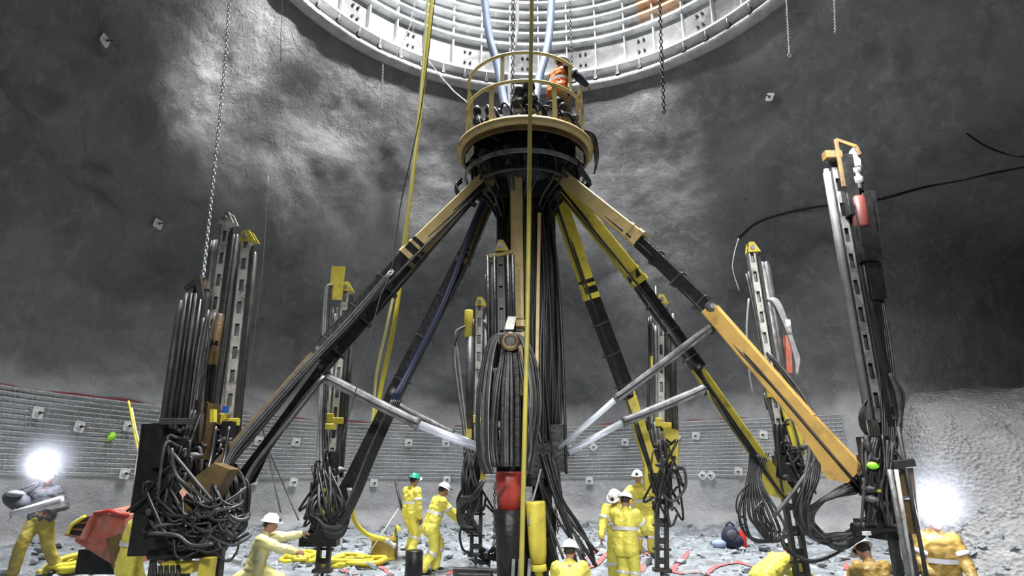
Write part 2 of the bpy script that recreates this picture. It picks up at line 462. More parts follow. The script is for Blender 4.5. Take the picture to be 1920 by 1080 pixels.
m.build('trim_5','black_oily',kind='structure',label='row of small black blocks along the shaft lip',origin=(CX,CY,LIPZ))
m=MB(); m.ring((CX,CY,14.36),RS-.36,.022,n=160,m=6)
for k in range(60):
    a=2*PI*(k+.15)/60; c,s=math.cos(a),math.sin(a)
    m.cyl((CX+(RS-.35)*c,CY+(RS-.35)*s,14.1),(CX+(RS-.36)*c,CY+(RS-.36)*s,14.36),.014,n=5)
m.build('trim_6','galvanised',kind='structure',label='thin pipe rail along the shaft lip',origin=(CX,CY,LIPZ))
# ------------------------------------------------------------------ wire mesh and bolt plates
def mesh_top(phi):
    d=math.degrees(phi); return interp([(20,3.25),(60,3.2),(95,3.05),(140,3.2),(185,3.45),(200,3.5)],d)
m=MB(); a0,a1=math.radians(38),math.radians(196)
NW=16
for k in range(NW):
    pts=[]
    for i in range(141):
        a=lerp(a0,a1,i/140); zt=mesh_top(a); pts.append(wallP(a,lerp(zt-1.62,zt,k/(NW-1)),.05))
    m.tube(pts,.019,4,cap=False)
nv=250
for i in range(nv):
    a=lerp(a0,a1,i/(nv-1)); zt=mesh_top(a)
    m.tube([wallP(a,lerp(zt-1.62,zt,k/5),.07) for k in range(6)],.008,3,cap=False)
m.build('wire_mesh','galvanised',label='wide band of welded wire mesh pinned round the foot of the rock wall',cat='wire mesh',origin=(CX,CY,0))
def ribbon(pts,w,mt,name,lab,kind='structure'):
    m=MB(); vs=[];
    for i,p in enumerate(pts):
        t=pts[min(i+1,len(pts)-1)]-pts[max(0,i-1)]; s=t.cross(V((0,0,1))).normalized()
        ww=w*(.6+.8*abs(noise.noise(p*2.3)))
        for q in (-1,1):
            a=p+s*ww*q/2; a.z=floor_z(a.x,a.y)+.022; vs.append(a)
    m.add(vs,[[2*i,2*i+1,2*i+3,2*i+2] for i in range(len(pts)-1)],0,True)
    return m.build(name,mt,label=lab,kind=kind,origin=(0,0,0))
def wall_stripe(a0,a1,dz,w,mt,n):
    m=MB(); vs=[]; N=240
    for i in range(N+1):
        a=lerp(math.radians(a0),math.radians(a1),i/N); zt=mesh_top(a)+dz
        ww=w*max(.004,(.1 if n==7 else .4)+2.4*noise.noise(V((a*11,n,0)))) 
        vs+=[wallP(a,zt-ww/2,.03),wallP(a,zt+ww/2,.03)]
    m.add(vs,[[2*i,2*i+1,2*i+3,2*i+2] for i in range(N)],0,True)
    m.build('trim_%d'%n,mt,kind='structure',label='sprayed red line along the top of the wire mesh',origin=(CX,CY,0))
wall_stripe(38,80,.06,.09,'spray_red',7); wall_stripe(95,196,.04,.07,'spray_dark_red',8)
wall_stripe(86,94,-.95,.08,'spray_dark_red',9)
def floor_pt(px,py):
    d=ray(px,py); t=6
    while t<40:
        p=V((0,0,CAMZ))+d*t
        if p.z<floor_z(p.x,p.y): break
        t+=.03
    return p
k=10
for L in ([(1010,1079),(1080,1072),(1115,1062),(1140,1040)],[(1205,1075),(1208,1050),(1213,1030)],[(1262,1075),(1274,1056),(1290,1035)],
          [(1262,1074),(1300,1074),(1330,1080)],[(1320,1080),(1345,1064),(1390,1058),(1425,1072)],[(640,1070),(668,1079)],[(706,1055),(722,1070),(732,1079)],[(840,1079),(850,1070)],[(1100,1060),(1116,1036),(1120,1030)],[(1585,1070),(1590,1050)]):
    ribbon(catmull([floor_pt(*q) for q in L],5),.12,'spray_red','trim_%d'%k,'red spray paint mark on the rock floor'); k+=1
BP=[(70,774,0),(148,800,.2),(240,799,.1),(485,827,.1),(555,829,.2),(766,830,0),(836,831,0),(1072,842,.4),(1113,838,.75),(1172,829,.1),(1305,817,.2),(1432,815,.1),(1490,812,.3),
    (233,888,.1),(475,900,.1),(550,904,.2),(701,905,.1),(838,899,0),(1035,900,.1),(1105,901,0),(1318,891,.8),(1333,891,.75),(1385,884,.1),(1268,820,.6),(400,840,.3),(196,76,.3),(296,420,.2),(1444,182,.5)]
def where(px,py):
    row='upper' if py<860 else 'lower'
    return row
bnames={70:'far left, above the walking worker',148:'left, faint, above the walking worker',240:'left, beside the top of the yellow hoses',485:'beside the left long boom',555:'between the left boom and the left far mast',766:'left of the green helmet worker, upper row',836:'above the stooping worker, upper row',1072:'right of the column, turned on its corner',1113:'below the right chrome rods, turned on its corner',1172:'right of the short chrome rod',1305:'right of the right far mast, upper row',1432:'left of the leaning right mast, upper row',1490:'behind the leaning right mast',
 233:'above the red skip, lower row',475:'above the reaching worker, lower row',550:'right above the reaching worker, lower row',701:'left of the green helmet worker, lower row',838:'above the stooping worker, lower row',1035:'just right of the red cylinder, lower row',1105:'between column and white helmet workers, lower row',1318:'left one of the touching diamond pair',1333:'right one of the touching diamond pair',1385:'lower row, right of the diamond pair',1268:'dark, close right of the right far mast',400:'behind the hoses of the left mast',196:'high on the dome at the upper left',296:'halfway up the dark left wall',1444:'high on the dome below the short right chains'}
proto=None
for px,py,rot in BP:
    p=hit(px,py,.11); c=V((CX,CY,p.z)); nrm=(c-p).normalized()
    if proto is None:
        t=thing('bolt_plate','x','bolt plate',(0,0,0)); 
        m=MB(); m.beam((0,0,0),(0,-.018,0),.24,.24,up=(0,0,1)); m.lathe((0,-.017,0),(0,-1,0),[(0,.07),(.02,.05),(.03,.035)],10); m.build('plate','white_paint',t)
        m=MB(); m.cyl((0,-.02,0),(0,-.09,0),.03,n=6); m.cyl((0,-.09,0),(0,-.2,-.01),.013,n=6); m.build('nut','dark_steel',t)
        proto=t; o=t
    else:
        o=proto.copy(); COL.objects.link(o)
        for ch in proto.children:
            c2=ch.copy(); COL.objects.link(c2); c2.parent=o
    yaw=math.atan2(nrm.x,-nrm.y)
    o.location=p; o.rotation_mode='QUATERNION'
    q=Quaternion((0,0,1),yaw)@Quaternion((0,1,0),rot); o.rotation_quaternion=q
    setp(o,'square bolt plate '+bnames[px],'bolt plate','rock bolt plates on the wire mesh')
# ------------------------------------------------------------------ light
def area(name,loc,tgt,size,e,col=(1,1,1),shape='DISK',spread=PI):
    l=bpy.data.lights.new(name,'AREA'); l.shape=shape; l.size=size; l.energy=e; l.color=col; l.spread=spread
    o=bpy.data.objects.new(name,l); COL.objects.link(o); o.location=loc
    o.rotation_euler=(V(tgt)-V(loc)).to_track_quat('-Z','Y').to_euler(); return o
def spot(name,loc,tgt,e,ang,blend=.8,r=.15,col=(1,1,1)):
    l=bpy.data.lights.new(name,'SPOT'); l.energy=e; l.spot_size=math.radians(ang); l.spot_blend=blend; l.shadow_soft_size=r; l.color=col
    o=bpy.data.objects.new(name,l); COL.objects.link(o); o.location=loc
    o.rotation_euler=(V(tgt)-V(loc)).to_track_quat('-Z','Y').to_euler(); return o
# ================================================================== the drilling rig
HX,HY=0.25,10.8        # axis of the hanging column
def px(*a): return P(*a)
def jit(p,s): return p+V((random.uniform(-s,s),random.uniform(-s,s),random.uniform(-s,s)))
def hose(parent,pts,r=.018,mt='rubber',n=6,name='hose',sub=5,seg=7):
    m=MB(); m.tube(catmull(pts,sub),r,seg); return m.build(name,mt,parent)
def sag(a,b,d,k=6,side=V((0,0,0))):
    a=V(a);b=V(b); return [a.lerp(b,i/k)+V((0,0,-d*4*(i/k)*(1-i/k)))+side*(4*(i/k)*(1-i/k)) for i in range(k+1)]
def loops(parent,a,b,n,d0,d1,mt=('rubber','rubber','grey_hose'),r=(.014,.026),sp=.12,side=.3):
    for i in range(n):
        dd=random.uniform(d0,d1)
        hose(parent,sag(jit(V(a),sp),jit(V(b),sp),dd,6,V((random.uniform(-side,side),random.uniform(-side,side),0))),random.uniform(*r),random.choice(mt))
# ---- platform
PZ=7.72; PR=1.25
plat=thing('work_platform','round work platform with yellow guard rails hung above the column','work platform',(HX,HY,PZ))
C0=V((HX,HY,0))
def at(r,deg,z): a=math.radians(deg); return V((HX+r*math.cos(a),HY+r*math.sin(a),z))
m=MB(); m.ring((HX,HY,PZ),PR,.085,n=72,m=10); m.build('rim','yellow_tan',plat)
m=MB(); m.band((HX,HY,0),PR-.02,PZ-.17,PZ-.02,.05,72); m.build('skirt','brown_grease_shade',plat)
m=MB(); m.lathe((HX,HY,PZ-.06),(0,0,1),[(0,PR-.06),(.04,PR-.06)],48); m.build('deck','black_oily',plat)
m=MB(); m.lathe((HX,HY,PZ-.95),(0,0,1),[(0,.42),(.12,.66),(.3,.80),(.62,.90),(.86,1.0)],28); m.build('hub_drum','black_oily',plat)
m=MB()
for k in range(14):
    a=k*360/14+7; m.beam(at(.5,a,PZ-.12),at(PR-.1,a,PZ-.12),.06,.12); m.beam(at(.85,a,PZ-.7),at(.95,a,PZ-.12),.05,.05)
m.build('deck_rib','black_oily',plat,kind='stuff')
m=MB(); m.band((HX,HY,0),PR-.09,PZ-.58,PZ-.50,.03,64); m.build('lower_ring','grey_steel',plat)
m=MB(); m.ring((HX,HY,PZ-.80),.98,.035,n=48,m=6); m.build('hose_ring','dark_steel',plat)
# machinery under the deck
for k in range(16):
    a=k*22.5+random.uniform(-6,6); r=random.uniform(.8,1.02)
    m=MB(); p=at(r,a,PZ-.48+random.uniform(-.06,.06)); m.box(p,.16,.14,random.uniform(.12,.26),rz=math.radians(a)); m.cyl(p+V((0,0,-.1)),p+V((0,0,-.26)),.035,n=8); m.cyl(p,at(r+.14,a,p.z),.03,n=8)
    m.build('valve_block',random.choice(['black_oily','dark_steel','dark_steel','grey_steel']),plat)
for k in range(26):
    a=k*360/26+random.uniform(-5,5)
    hose(plat,[at(.95,a,PZ-.2),at(1.02,a+6,PZ-.45),at(.95,a+10,PZ-.8),at(.66,a+6,PZ-1.1),at(.5,a,PZ-1.4)],.022,random.choice(['rubber','rubber','grey_hose']))
for da in (0,6):   # loose loop on the left
    hose(plat,[at(1.22,182+da,PZ-.62),at(1.33,186+da,PZ-.8),at(1.2,190+da,PZ-1.1),at(.95,193+da,PZ-1.2)],.026)
m=MB(); m.beam(at(1.16,-35,PZ-.58),at(1.24,-10,PZ-.72),.05,.12); m.beam(at(1.24,-10,PZ-.72),at(.95,-14,PZ-1.05),.05,.10); m.build('bracket','dark_steel',plat)
m=MB(); m.plate([at(1.25,208,PZ-.34),at(1.25,221,PZ-.26),at(1.25,221,PZ-.42),at(1.25,208,PZ-.50)],.02); m.build('hinge_plate','pale_steel',plat)
m=MB(); m.plate([at(1.22,-42,PZ-.28),at(1.22,-30,PZ-.30),at(1.22,-30,PZ-.52),at(1.22,-42,PZ-.50)],.02); m.build('grille','pale_steel',plat)
# guard rail: lower hoop on posts, upper hoop on shorter posts
RZ1,RZ2=PZ+.86,PZ+1.47; RR=PR-.1
def railarc(r,z,nm,drop):
    pts=[at(r,lerp(-192,12,i/40),z) for i in range(41)]
    pts=[at(r,-196,z-drop),at(r,-195,z-.08)]+pts+[at(r,15,z-.08),at(r,16,z-drop)]
    m=MB(); m.tube(pts,.032,8); m.build(nm,'rail_yellow',plat)
railarc(RR,RZ1,'mid_rail',.7); railarc(RR-.02,RZ2,'top_rail',.55)
for a in (-172,-123,-63,-14):
    m=MB(); m.beam(at(RR,a,PZ),at(RR,a,RZ1),.09,.03,up=at(1,a,0)-C0); m.build('rail_post','rail_yellow',plat)
for a in (-180,-112,-42,-4):
    m=MB(); m.beam(at(RR,a,RZ1),at(RR-.02,a,RZ2),.07,.03,up=at(1,a,0)-C0); m.build('rail_post','rail_yellow',plat)
# fittings standing on the deck
for a,r,h,s,mt in ((-150,1.0,.55,.07,'dark_steel'),(-118,.95,.35,.05,'grey_steel'),(-97,1.02,.62,.085,'dark_steel'),(-80,1.02,.72,.095,'dark_steel'),(-86,.8,.5,.06,'black_oily'),(-52,1.05,.45,.06,'dark_steel'),(-44,.95,.62,.09,'dark_steel'),(-30,1.05,.4,.06,'grey_steel'),(-160,.8,.45,.06,'grey_steel'),(-136,.9,.5,.05,'dark_steel')):
    p=at(r,a,PZ); t=V((random.uniform(-.15,.15),0,1)).normalized(); h*=1.35; s*=1.15
    m=MB(); m.lathe(p,t,[(0,s*.8),(.1,s*.8),(.11,s*1.1),(.2,s*1.1),(.21,s*.7),(h*.5,s*.7),(h*.5+.01,s*1.2),(h*.62,s*1.2),(h*.63,s*.8),(h*.8,s*.8),(h*.81,s),(h*.92,s),(h,s*.5)],12)
    m.build('swivel_joint',mt,plat)
    m=MB(); m.lathe(p+t*.24,t,[(0,s*.86),(.09,s*.86)],12); m.build('collar','pale_steel',plat)
for k in range(18):
    a=random.uniform(-175,-5); hose(plat,[at(random.uniform(.5,1.0),a,PZ),at(1.0,a+8,PZ+random.uniform(.3,.6)),at(1.12,a+18,PZ+.35),at(1.1,a+24,PZ)],random.uniform(.015,.026),random.choice(['rubber','rubber','grey_hose','yellow_hose' if k<2 else 'rubber']))
for k in range(5):
    m=MB(); a=random.uniform(-160,-20); m.beam(at(.9,a,PZ+.08),at(1.15,a+14,PZ+.22),.06,.03); m.build('strap','timber',plat)
for k in range(6):
    hose(plat,[at(1.1,-10+k*2,PZ+.45),at(1.36,-8+k*3,PZ+.3),at(1.42,-6+k*3,PZ-.1),at(1.35,-8+k*2,PZ-.4)],.016,random.choice(['rubber','grey_hose','pale_hose']))
# ---- column
colm=thing('rig_body','black oily central column carrying pipes and hoses below the platform','column',(HX,HY,0))
m=MB(); m.lathe((HX,HY,-.1),(0,0,1),[(0,.40),(.5,.34),(.52,.26),(PZ-.8,.26)],20); m.build('shaft_tube','black_oily',colm)
for dx,dy,r,mt in ((-.44,-.1,.10,'black_oily'),(.10,-.42,.11,'dark_steel'),(.34,-.35,.10,'black_oily'),(.44,-.2,.06,'dark_steel'),(.22,-.46,.05,'dark_steel'),(.48,.0,.09,'black_oily'),(-.3,-.3,.09,'black_oily'),(0,-.4,.07,'dark_steel')):
    m=MB(); m.cyl((HX+dx,HY+dy,1.55 if dx>-.4 else 2.6),(HX+dx,HY+dy,PZ-.75),r,n=12); m.build('pipe',mt,colm)
for k in range(30):
    x=random.uniform(-.6,.6); y=-.35-random.uniform(0,.25)
    hose(colm,[(HX+x*.7,HY+y*.8,PZ-1),(HX+x+random.uniform(-.05,.05),HY+y,5.2),(HX+x+random.uniform(-.06,.06),HY+y,3.6),(HX+x*random.uniform(.7,1.1),HY+y,1.9+random.uniform(-.4,.3))],random.uniform(.014,.026),random.choice(['rubber','rubber','rubber','grey_hose']))
for z,h in ((6.85,.5),(2.05,.75)):
    m=MB(); m.box((HX,HY-.02,z),1.25 if z<3 else 1.15,.95,h*.55); m.box((HX-.05,HY-.45,z-.1),.9,.25,h*.7); m.box((HX+.5,HY-.3,z+.1),.3,.4,h); m.build('clevis_block','black_oily',colm)
m=MB()
for s in (-.62,-.42,-.22): m.beam((HX+s,HY-.62,1.95),(HX+s,HY-.62,2.45),.035,.035)
m.beam((HX-.62,HY-.62,2.45),(HX-.2,HY-.62,2.45),.035,.035); m.beam((HX-.64,HY-.62,1.95),(HX-.2,HY-.62,1.95),.035,.035)
m.beam((HX-.62,HY-.62,2.2),(HX-.2,HY-.62,2.2),.035,.035); m.build('valve_guard','dark_steel',colm)
for k in range(5):
    m=MB(); m.box((HX-.55+k*.08,HY-.56,2.15),.05,.1,.22); m.build('valve',('dark_steel','grey_steel')[k%2],colm)
# bottom of column: dark machinery and hose skirt
for k in range(8):
    m=MB(); a=k*45; p=at(.34,a,.9+random.uniform(-.4,.5)); m.box(p,.26,.22,.5+random.uniform(0,.4),rz=math.radians(a)); m.cyl(p+V((0,0,-.2)),p+V((0,0,-.7)),.06,n=8); m.build('housing','black_oily',colm)
for k in range(8):
    x=random.uniform(.1,.45); q=random.uniform(.4,1.3)
    hose(colm,[(HX+x*.5,HY-.5,2.5),(HX+x,HY-.55,1.9),(HX+x+.25*q,HY-.6,1.15),(HX+x+.65*q,HY-.7,.25+random.uniform(0,.4))],random.uniform(.016,.03),random.choice(['rubber','rubber','grey_hose']))
hose(colm,[P(1028,850,10.2),P(1050,930,10.2),P(1085,985,10.3),P(1108,1030,10.4),P(1114,1058,10.5)],.034)
hose(colm,[P(1015,850,10.2),P(1040,930,10.1),P(1065,985,10.1),P(1075,1040,10.1)],.03)
m=MB(); m.lathe(P(955,955,9.9),(0,0,1),[(-1.3,.16),(-.55,.2),(-.02,.235),(-.0,.21)],20); m.build('drum_base','black_oily',colm)
m=MB(); m.lathe(P(955,955,9.9),(0,0,1),[(0,.185),(.5,.215),(.52,.20),(.55,.20)],24); m.build('red_cylinder','red_paint',colm,label='red painted cylinder'); 
m=MB(); a=P(1004,940,9.8); m.lathe(a,(0.04,0,-1),[(0,.14),(.04,.15),(.7,.13),(.86,.11)],18); m.build('yellow_cylinder','yellow_paint',colm,label='yellow painted cylinder')
m=MB(); m.lathe(a+V((.034,0,-.87)),(0.04,0,-1),[(0,.115),(.09,.125),(.1,.06),(.4,.05)],14); m.build('cylinder_boot','yellow_hose',colm)
m=MB(); m.chain([P(928,905,10.4),P(926,1030,10.4)],.07,.008,.018); m.build('chain','dark_steel',colm)
m=MB(); m.chain([P(1038,895,10.6),P(1046,1000,10.6)],.07,.008,.018); m.build('chain','dark_steel',colm)
hose(colm,[P(952,905,9.75),P(945,915,9.7),P(934,935,9.7),P(938,950,9.75)],.012)
hose(colm,[P(1014,880,9.7),P(1008,905,9.7),P(996,950,9.7),P(992,985,9.7)],.016,'pale_hose')
for x0 in (963,975,993):
    m=MB(); m.beam(P(x0,1048,9.6),P(x0-2,1095,9.6),.05,.05); m.build('chrome_rod','grey_steel',colm)
# ---- booms
def box_boom(t,a,b,w,h,name,mt,up=None,w2=None,h2=None):
    m=MB(); m.beam(a,b,w,h,up=up,w2=w2,h2=h2,bev=.08); return m.build(name,mt,t)
def collar(t,a,b,f,w,h,L,mt,name='collar'):
    a=V(a);b=V(b); d=(b-a).normalized(); c=a.lerp(b,f); m=MB(); m.beam(c-d*L/2,c+d*L/2,w,h); 
    return m.build(name,mt,t)
def boom_hoses(t,path,n,off,sp,mts=('rubber','grey_hose'),r=(.016,.024),ext=None):
    "bundle of hoses strapped beneath a boom"
    for i in range(n):
        o=V((random.uniform(-sp,sp),random.uniform(-sp,sp)*.6-.12,off+random.uniform(-sp,sp)))
        pts=[V(p)+o*(0.6+.4*math.sin(k*1.7+i)) for k,p in enumerate(path)]
        if ext: pts+= [jit(V(e),.08) for e in ext]
        hose(t,pts,random.uniform(*r),random.choice(mts))
def make_boom(label,secs,wid,hos,hang=None,cyl=None):
    """secs: the pixel track (px,py,Y) of root, end of outer box, end of inner box, start and end of the front arm"""
    A,B,Cc,D,E=[P(*s) for s in secs]
    t=thing('drill_boom',label,'boom',tuple(A),'telescopic booms of the drilling rig')
    w0,w1,w2=wid
    out=hos.get('outer','yellow_tan')
    box_boom(t,A,B,w0,w0*1.15,'outer_box',out)
    d=(B-A).normalized(); 
    collar(t,A,B,.90,w0*1.12,w0*1.28,w0*.3,out); collar(t,A,B,1.0,w0*1.16,w0*1.32,w0*.5,out)
    m=MB(); m.lathe(A+V((-.2,0,0)) if False else A-V((0,.17,0)),(0,1,0),[(0,.11),(.34,.11)],12); m.box(A,.3,.3,.3); m.build('root_knuckle','brown_grease_shade',t)
    box_boom(t,A.lerp(B,.85),Cc,w1,w1*1.15,'inner_box','black_oily')
    # knuckle + front arm
    front=hos.get('front','yellow_paint')
    mid=D.lerp(E,.72)
    box_boom(t,D,mid,w2*.85,w2,'front_arm',front,w2=w2*.8,h2=w2*1.1)
    q=(E-D).normalized(); s,u=frame(q)
    m=MB(); hw=w2*.75
    m.plate([mid-u*hw*.8,mid+u*hw*.7,E+u*hw*.9-q*.0,E+q*.05-u*hw*.6,E-q*.12-u*hw*1.5],w2*.8,s); m.build('end_bracket',front,t)
    m=MB(); m.lathe(D-V((0,w2*.62,0)),(0,1,0),[(0,w2*.35),(w2*1.24,w2*.35)],14); m.build('pivot_pin','dark_steel',t)
    m=MB(); m.lathe(D-V((0,w2*.70,0)),(0,1,0),[(0,w2*.17),(w2*1.4,w2*.17)],8); m.build('pin_head','grey_steel',t)
    # crank plate under the knuckle
    if cyl:
        (bx,by,bY),(mx,my,mY),(rx,ry,rY),rb,rr=cyl
        b0,m0,r0=P(bx,by,bY),P(mx,my,mY),P(rx,ry,rY)
        m=MB(); k=D.lerp(E,.1); m.plate([D+V((0,0,.05)),k,b0+V((0,0,-.12)),b0+V((0,0,.06))],.16,V((0,1,0))); m.build('crank_plate','dark_steel',t)
        m=MB(); g=(m0-b0).length; m.lathe(b0,m0-b0,[(0,rb),(g*.03,rb*1.15),(g*.06,rb),(g*.94,rb),(g*.95,rb*1.15),(g,rb*1.15)],16); cy=m.build('lift_cylinder','grey_steel',t)
        m=MB(); m.cyl(m0,r0,rr,n=16); m.build('chrome_rod','chrome',cy)
        m=MB(); dd=(r0-m0).normalized(); m.lathe(r0-dd*.05,dd,[(0,rr*1.3),(.16,rr*1.3)],12); m.box(r0+dd*.14,.16,.2,.14); m.build('rod_eye','dark_steel',cy)
        hose(t,[b0+V((0,-rb*1.3,0)),b0.lerp(m0,.5)+V((0,-rb*1.3,-.02)),m0+V((0,-rb*1.4,0))],.014,'dark_steel',name='oil_pipe')
    o=-(w1*.9)
    boom_hoses(t,[A+V((0,0,-.05)),B,B.lerp(Cc,.5)+V((0,0,-.06)),Cc+V((0,0,-.06)),D.lerp(E,.35)]+([E] if not hang else []),hos.get('n',4),o,.05,hos.get('m',('rubber','grey_hose')),ext=hang)
    for f in (.25,.55,.85):
        c=B.lerp(Cc,f); m=MB(); d2=(Cc-B).normalized(); m.beam(c-d2*.015+V((0,0,-w1*.2)),c+d2*.015+V((0,0,-w1*.2)),w1*1.1,w1*1.5); m.build('hose_strap','dark_steel',t)
    return t
make_boom('nearest boom on the right, orange yellow arm reaching down to the tall right mast',
    [(1046,326,10.4),(1198,448,9.6),(1338,586,8.9),(1330,578,8.9),(1600,890,7.9)],(.235,.19,.235),{'n':4,'front':'arm_orange'},None,
    cyl=((1335,612,8.9),(1155,748,9.7),(1040,848,10.4),.062,.045))
make_boom('second boom from the right, yellow arm reaching the leaning slotted mast',
    [(1050,345,10.6),(1198,528,10.6),(1312,692,10.5),(1306,690,10.5),(1470,925,10.3)],(.225,.20,.20),{'n':4,'outer':'yellow_paint'},None,
    cyl=((1322,728,10.4),(1168,792,10.5),(1060,850,10.5),.075,.055))
make_boom('steep boom just right of the column, holding the right far mast',
    [(1040,352,10.9),(1108,556,11.3),(1180,745,11.7),(1178,735,11.7),(1236,925,11.8)],(.215,.22,.22),{'n':3,'outer':'yellow_paint'},None)
make_boom('long dark left boom, upper one of the pair, ending at the brown bracket',
    [(912,330,10.4),(760,478,9.9),(590,668,9.4),(600,655,9.4),(360,935,8.9)],(.20,.21,.17),{'n':3,'front':'brown_grease_shade','m':('grey_hose','grey_hose','rubber')},None)
make_boom('long dark left boom, lower one of the pair, carrying the lift cylinder knuckle',
    [(905,345,10.7),(770,500,10.3),(606,688,9.9),(604,690,9.9),(450,905,9.6)],(.18,.19,.16),{'n':3,'outer':'brown_grease_shade','front':'black_oily','m':('grey_hose','grey_hose','rubber')},None,
    cyl=((604,704,9.9),(785,796,10.1),(914,846,10.3),.085,.07))
make_boom('steep left boom with dark blue hoses, holding the left far mast',
    [(928,345,11.0),(868,490,11.1),(735,748,11.3),(740,735,11.3),(632,955,11.4)],(.21,.22,.21),{'n':2,'outer':'brown_grease_shade','front':'black_oily','m':('rubber',)},None,
    cyl=((735,754,11.2),(850,814,11.1),(912,842,11.0),.06,.045))
for o in list(COL.objects):
    if o.get('label','').startswith('steep left boom'):
        for d in (0,.05,.1,.02): hose(o,[P(925,345,10.75)+V((d*.6,0,0)),P(886,420,10.8)+V((d*.6,0,0)),P(832,560,10.95)+V((d*.6,0,0)),P(772,680,11.05)+V((d*.6,0,0)),P(735,748,11.0)+V((d*.8,0,0))],.024,'blue_hose',name='blue_hose')
        for d in range(5): hose(o,[P(735+d*4,750,11.1),P(690+d*4,850,11.15),P(655+d*4,935,11.1),P(620+d*5,985,11.0),P(590+d*3,1000-d*4,11)],.022,random.choice(['rubber','grey_hose']))
    if o.get('label','').startswith('long dark left boom, upper'):
        for k in range(3): hose(o,[P(735+k*2,505+k*2,9.5),P(660+k*3,590+k*4,9.3),P(590+k*3,665+k*3,9.1),P(500+k*3,765+k*4,8.9),P(425+k*3,860+k*3,8.7),P(425+k*2,930,8.6),P(440+random.uniform(-20,25),985+random.uniform(-20,30),8.6),P(400+k*3,1010,8.6)],.022,random.choice(['rubber','grey_hose','grey_hose']))
    if o.get('label','').startswith('long dark left boom, lower'):
        for k in range(3): hose(o,[P(606+k*2,705,9.7),P(540+k*2,790,9.5),P(470+k*2,880,9.3),P(455+k*2,930,9.2),P(470-random.uniform(0,25),985,9.2),P(430+k*3,1015,9.2)],.022,random.choice(['rubber','grey_hose','rubber']))
# tan rear boom hanging straight down behind the column front
t=thing('drill_boom','short tan boom folded straight down along the column front','boom',tuple(P(969,330,10.25)),'telescopic booms of the drilling rig')
box_boom(t,P(968,322,10.25),P(970,600,10.15),.22,.2,'outer_box','yellow_tan',up=(0,1,0))
for y in (607,628): 
    m=MB(); m.beam(P(970,y-5,10.12),P(970,y+7,10.12),.26,.24,up=(0,1,0)); m.build('collar','yellow_tan',t)
    m=MB(); m.beam(P(958,y+12,9.98),P(981,y+12,9.98),.04,.03,up=(0,1,0)); m.build('clamp_bar','black_oily',t)
box_boom(t,P(970,635,10.15),P(974,740,10.1),.17,.17,'inner_box','yellow_tan',up=(0,1,0))
m=MB(); m.beam(P(1011,400,10.2),P(1005,780,10.2),.06,.06,up=(0,1,0)); m.build('guide_bar','yellow_tan',t)
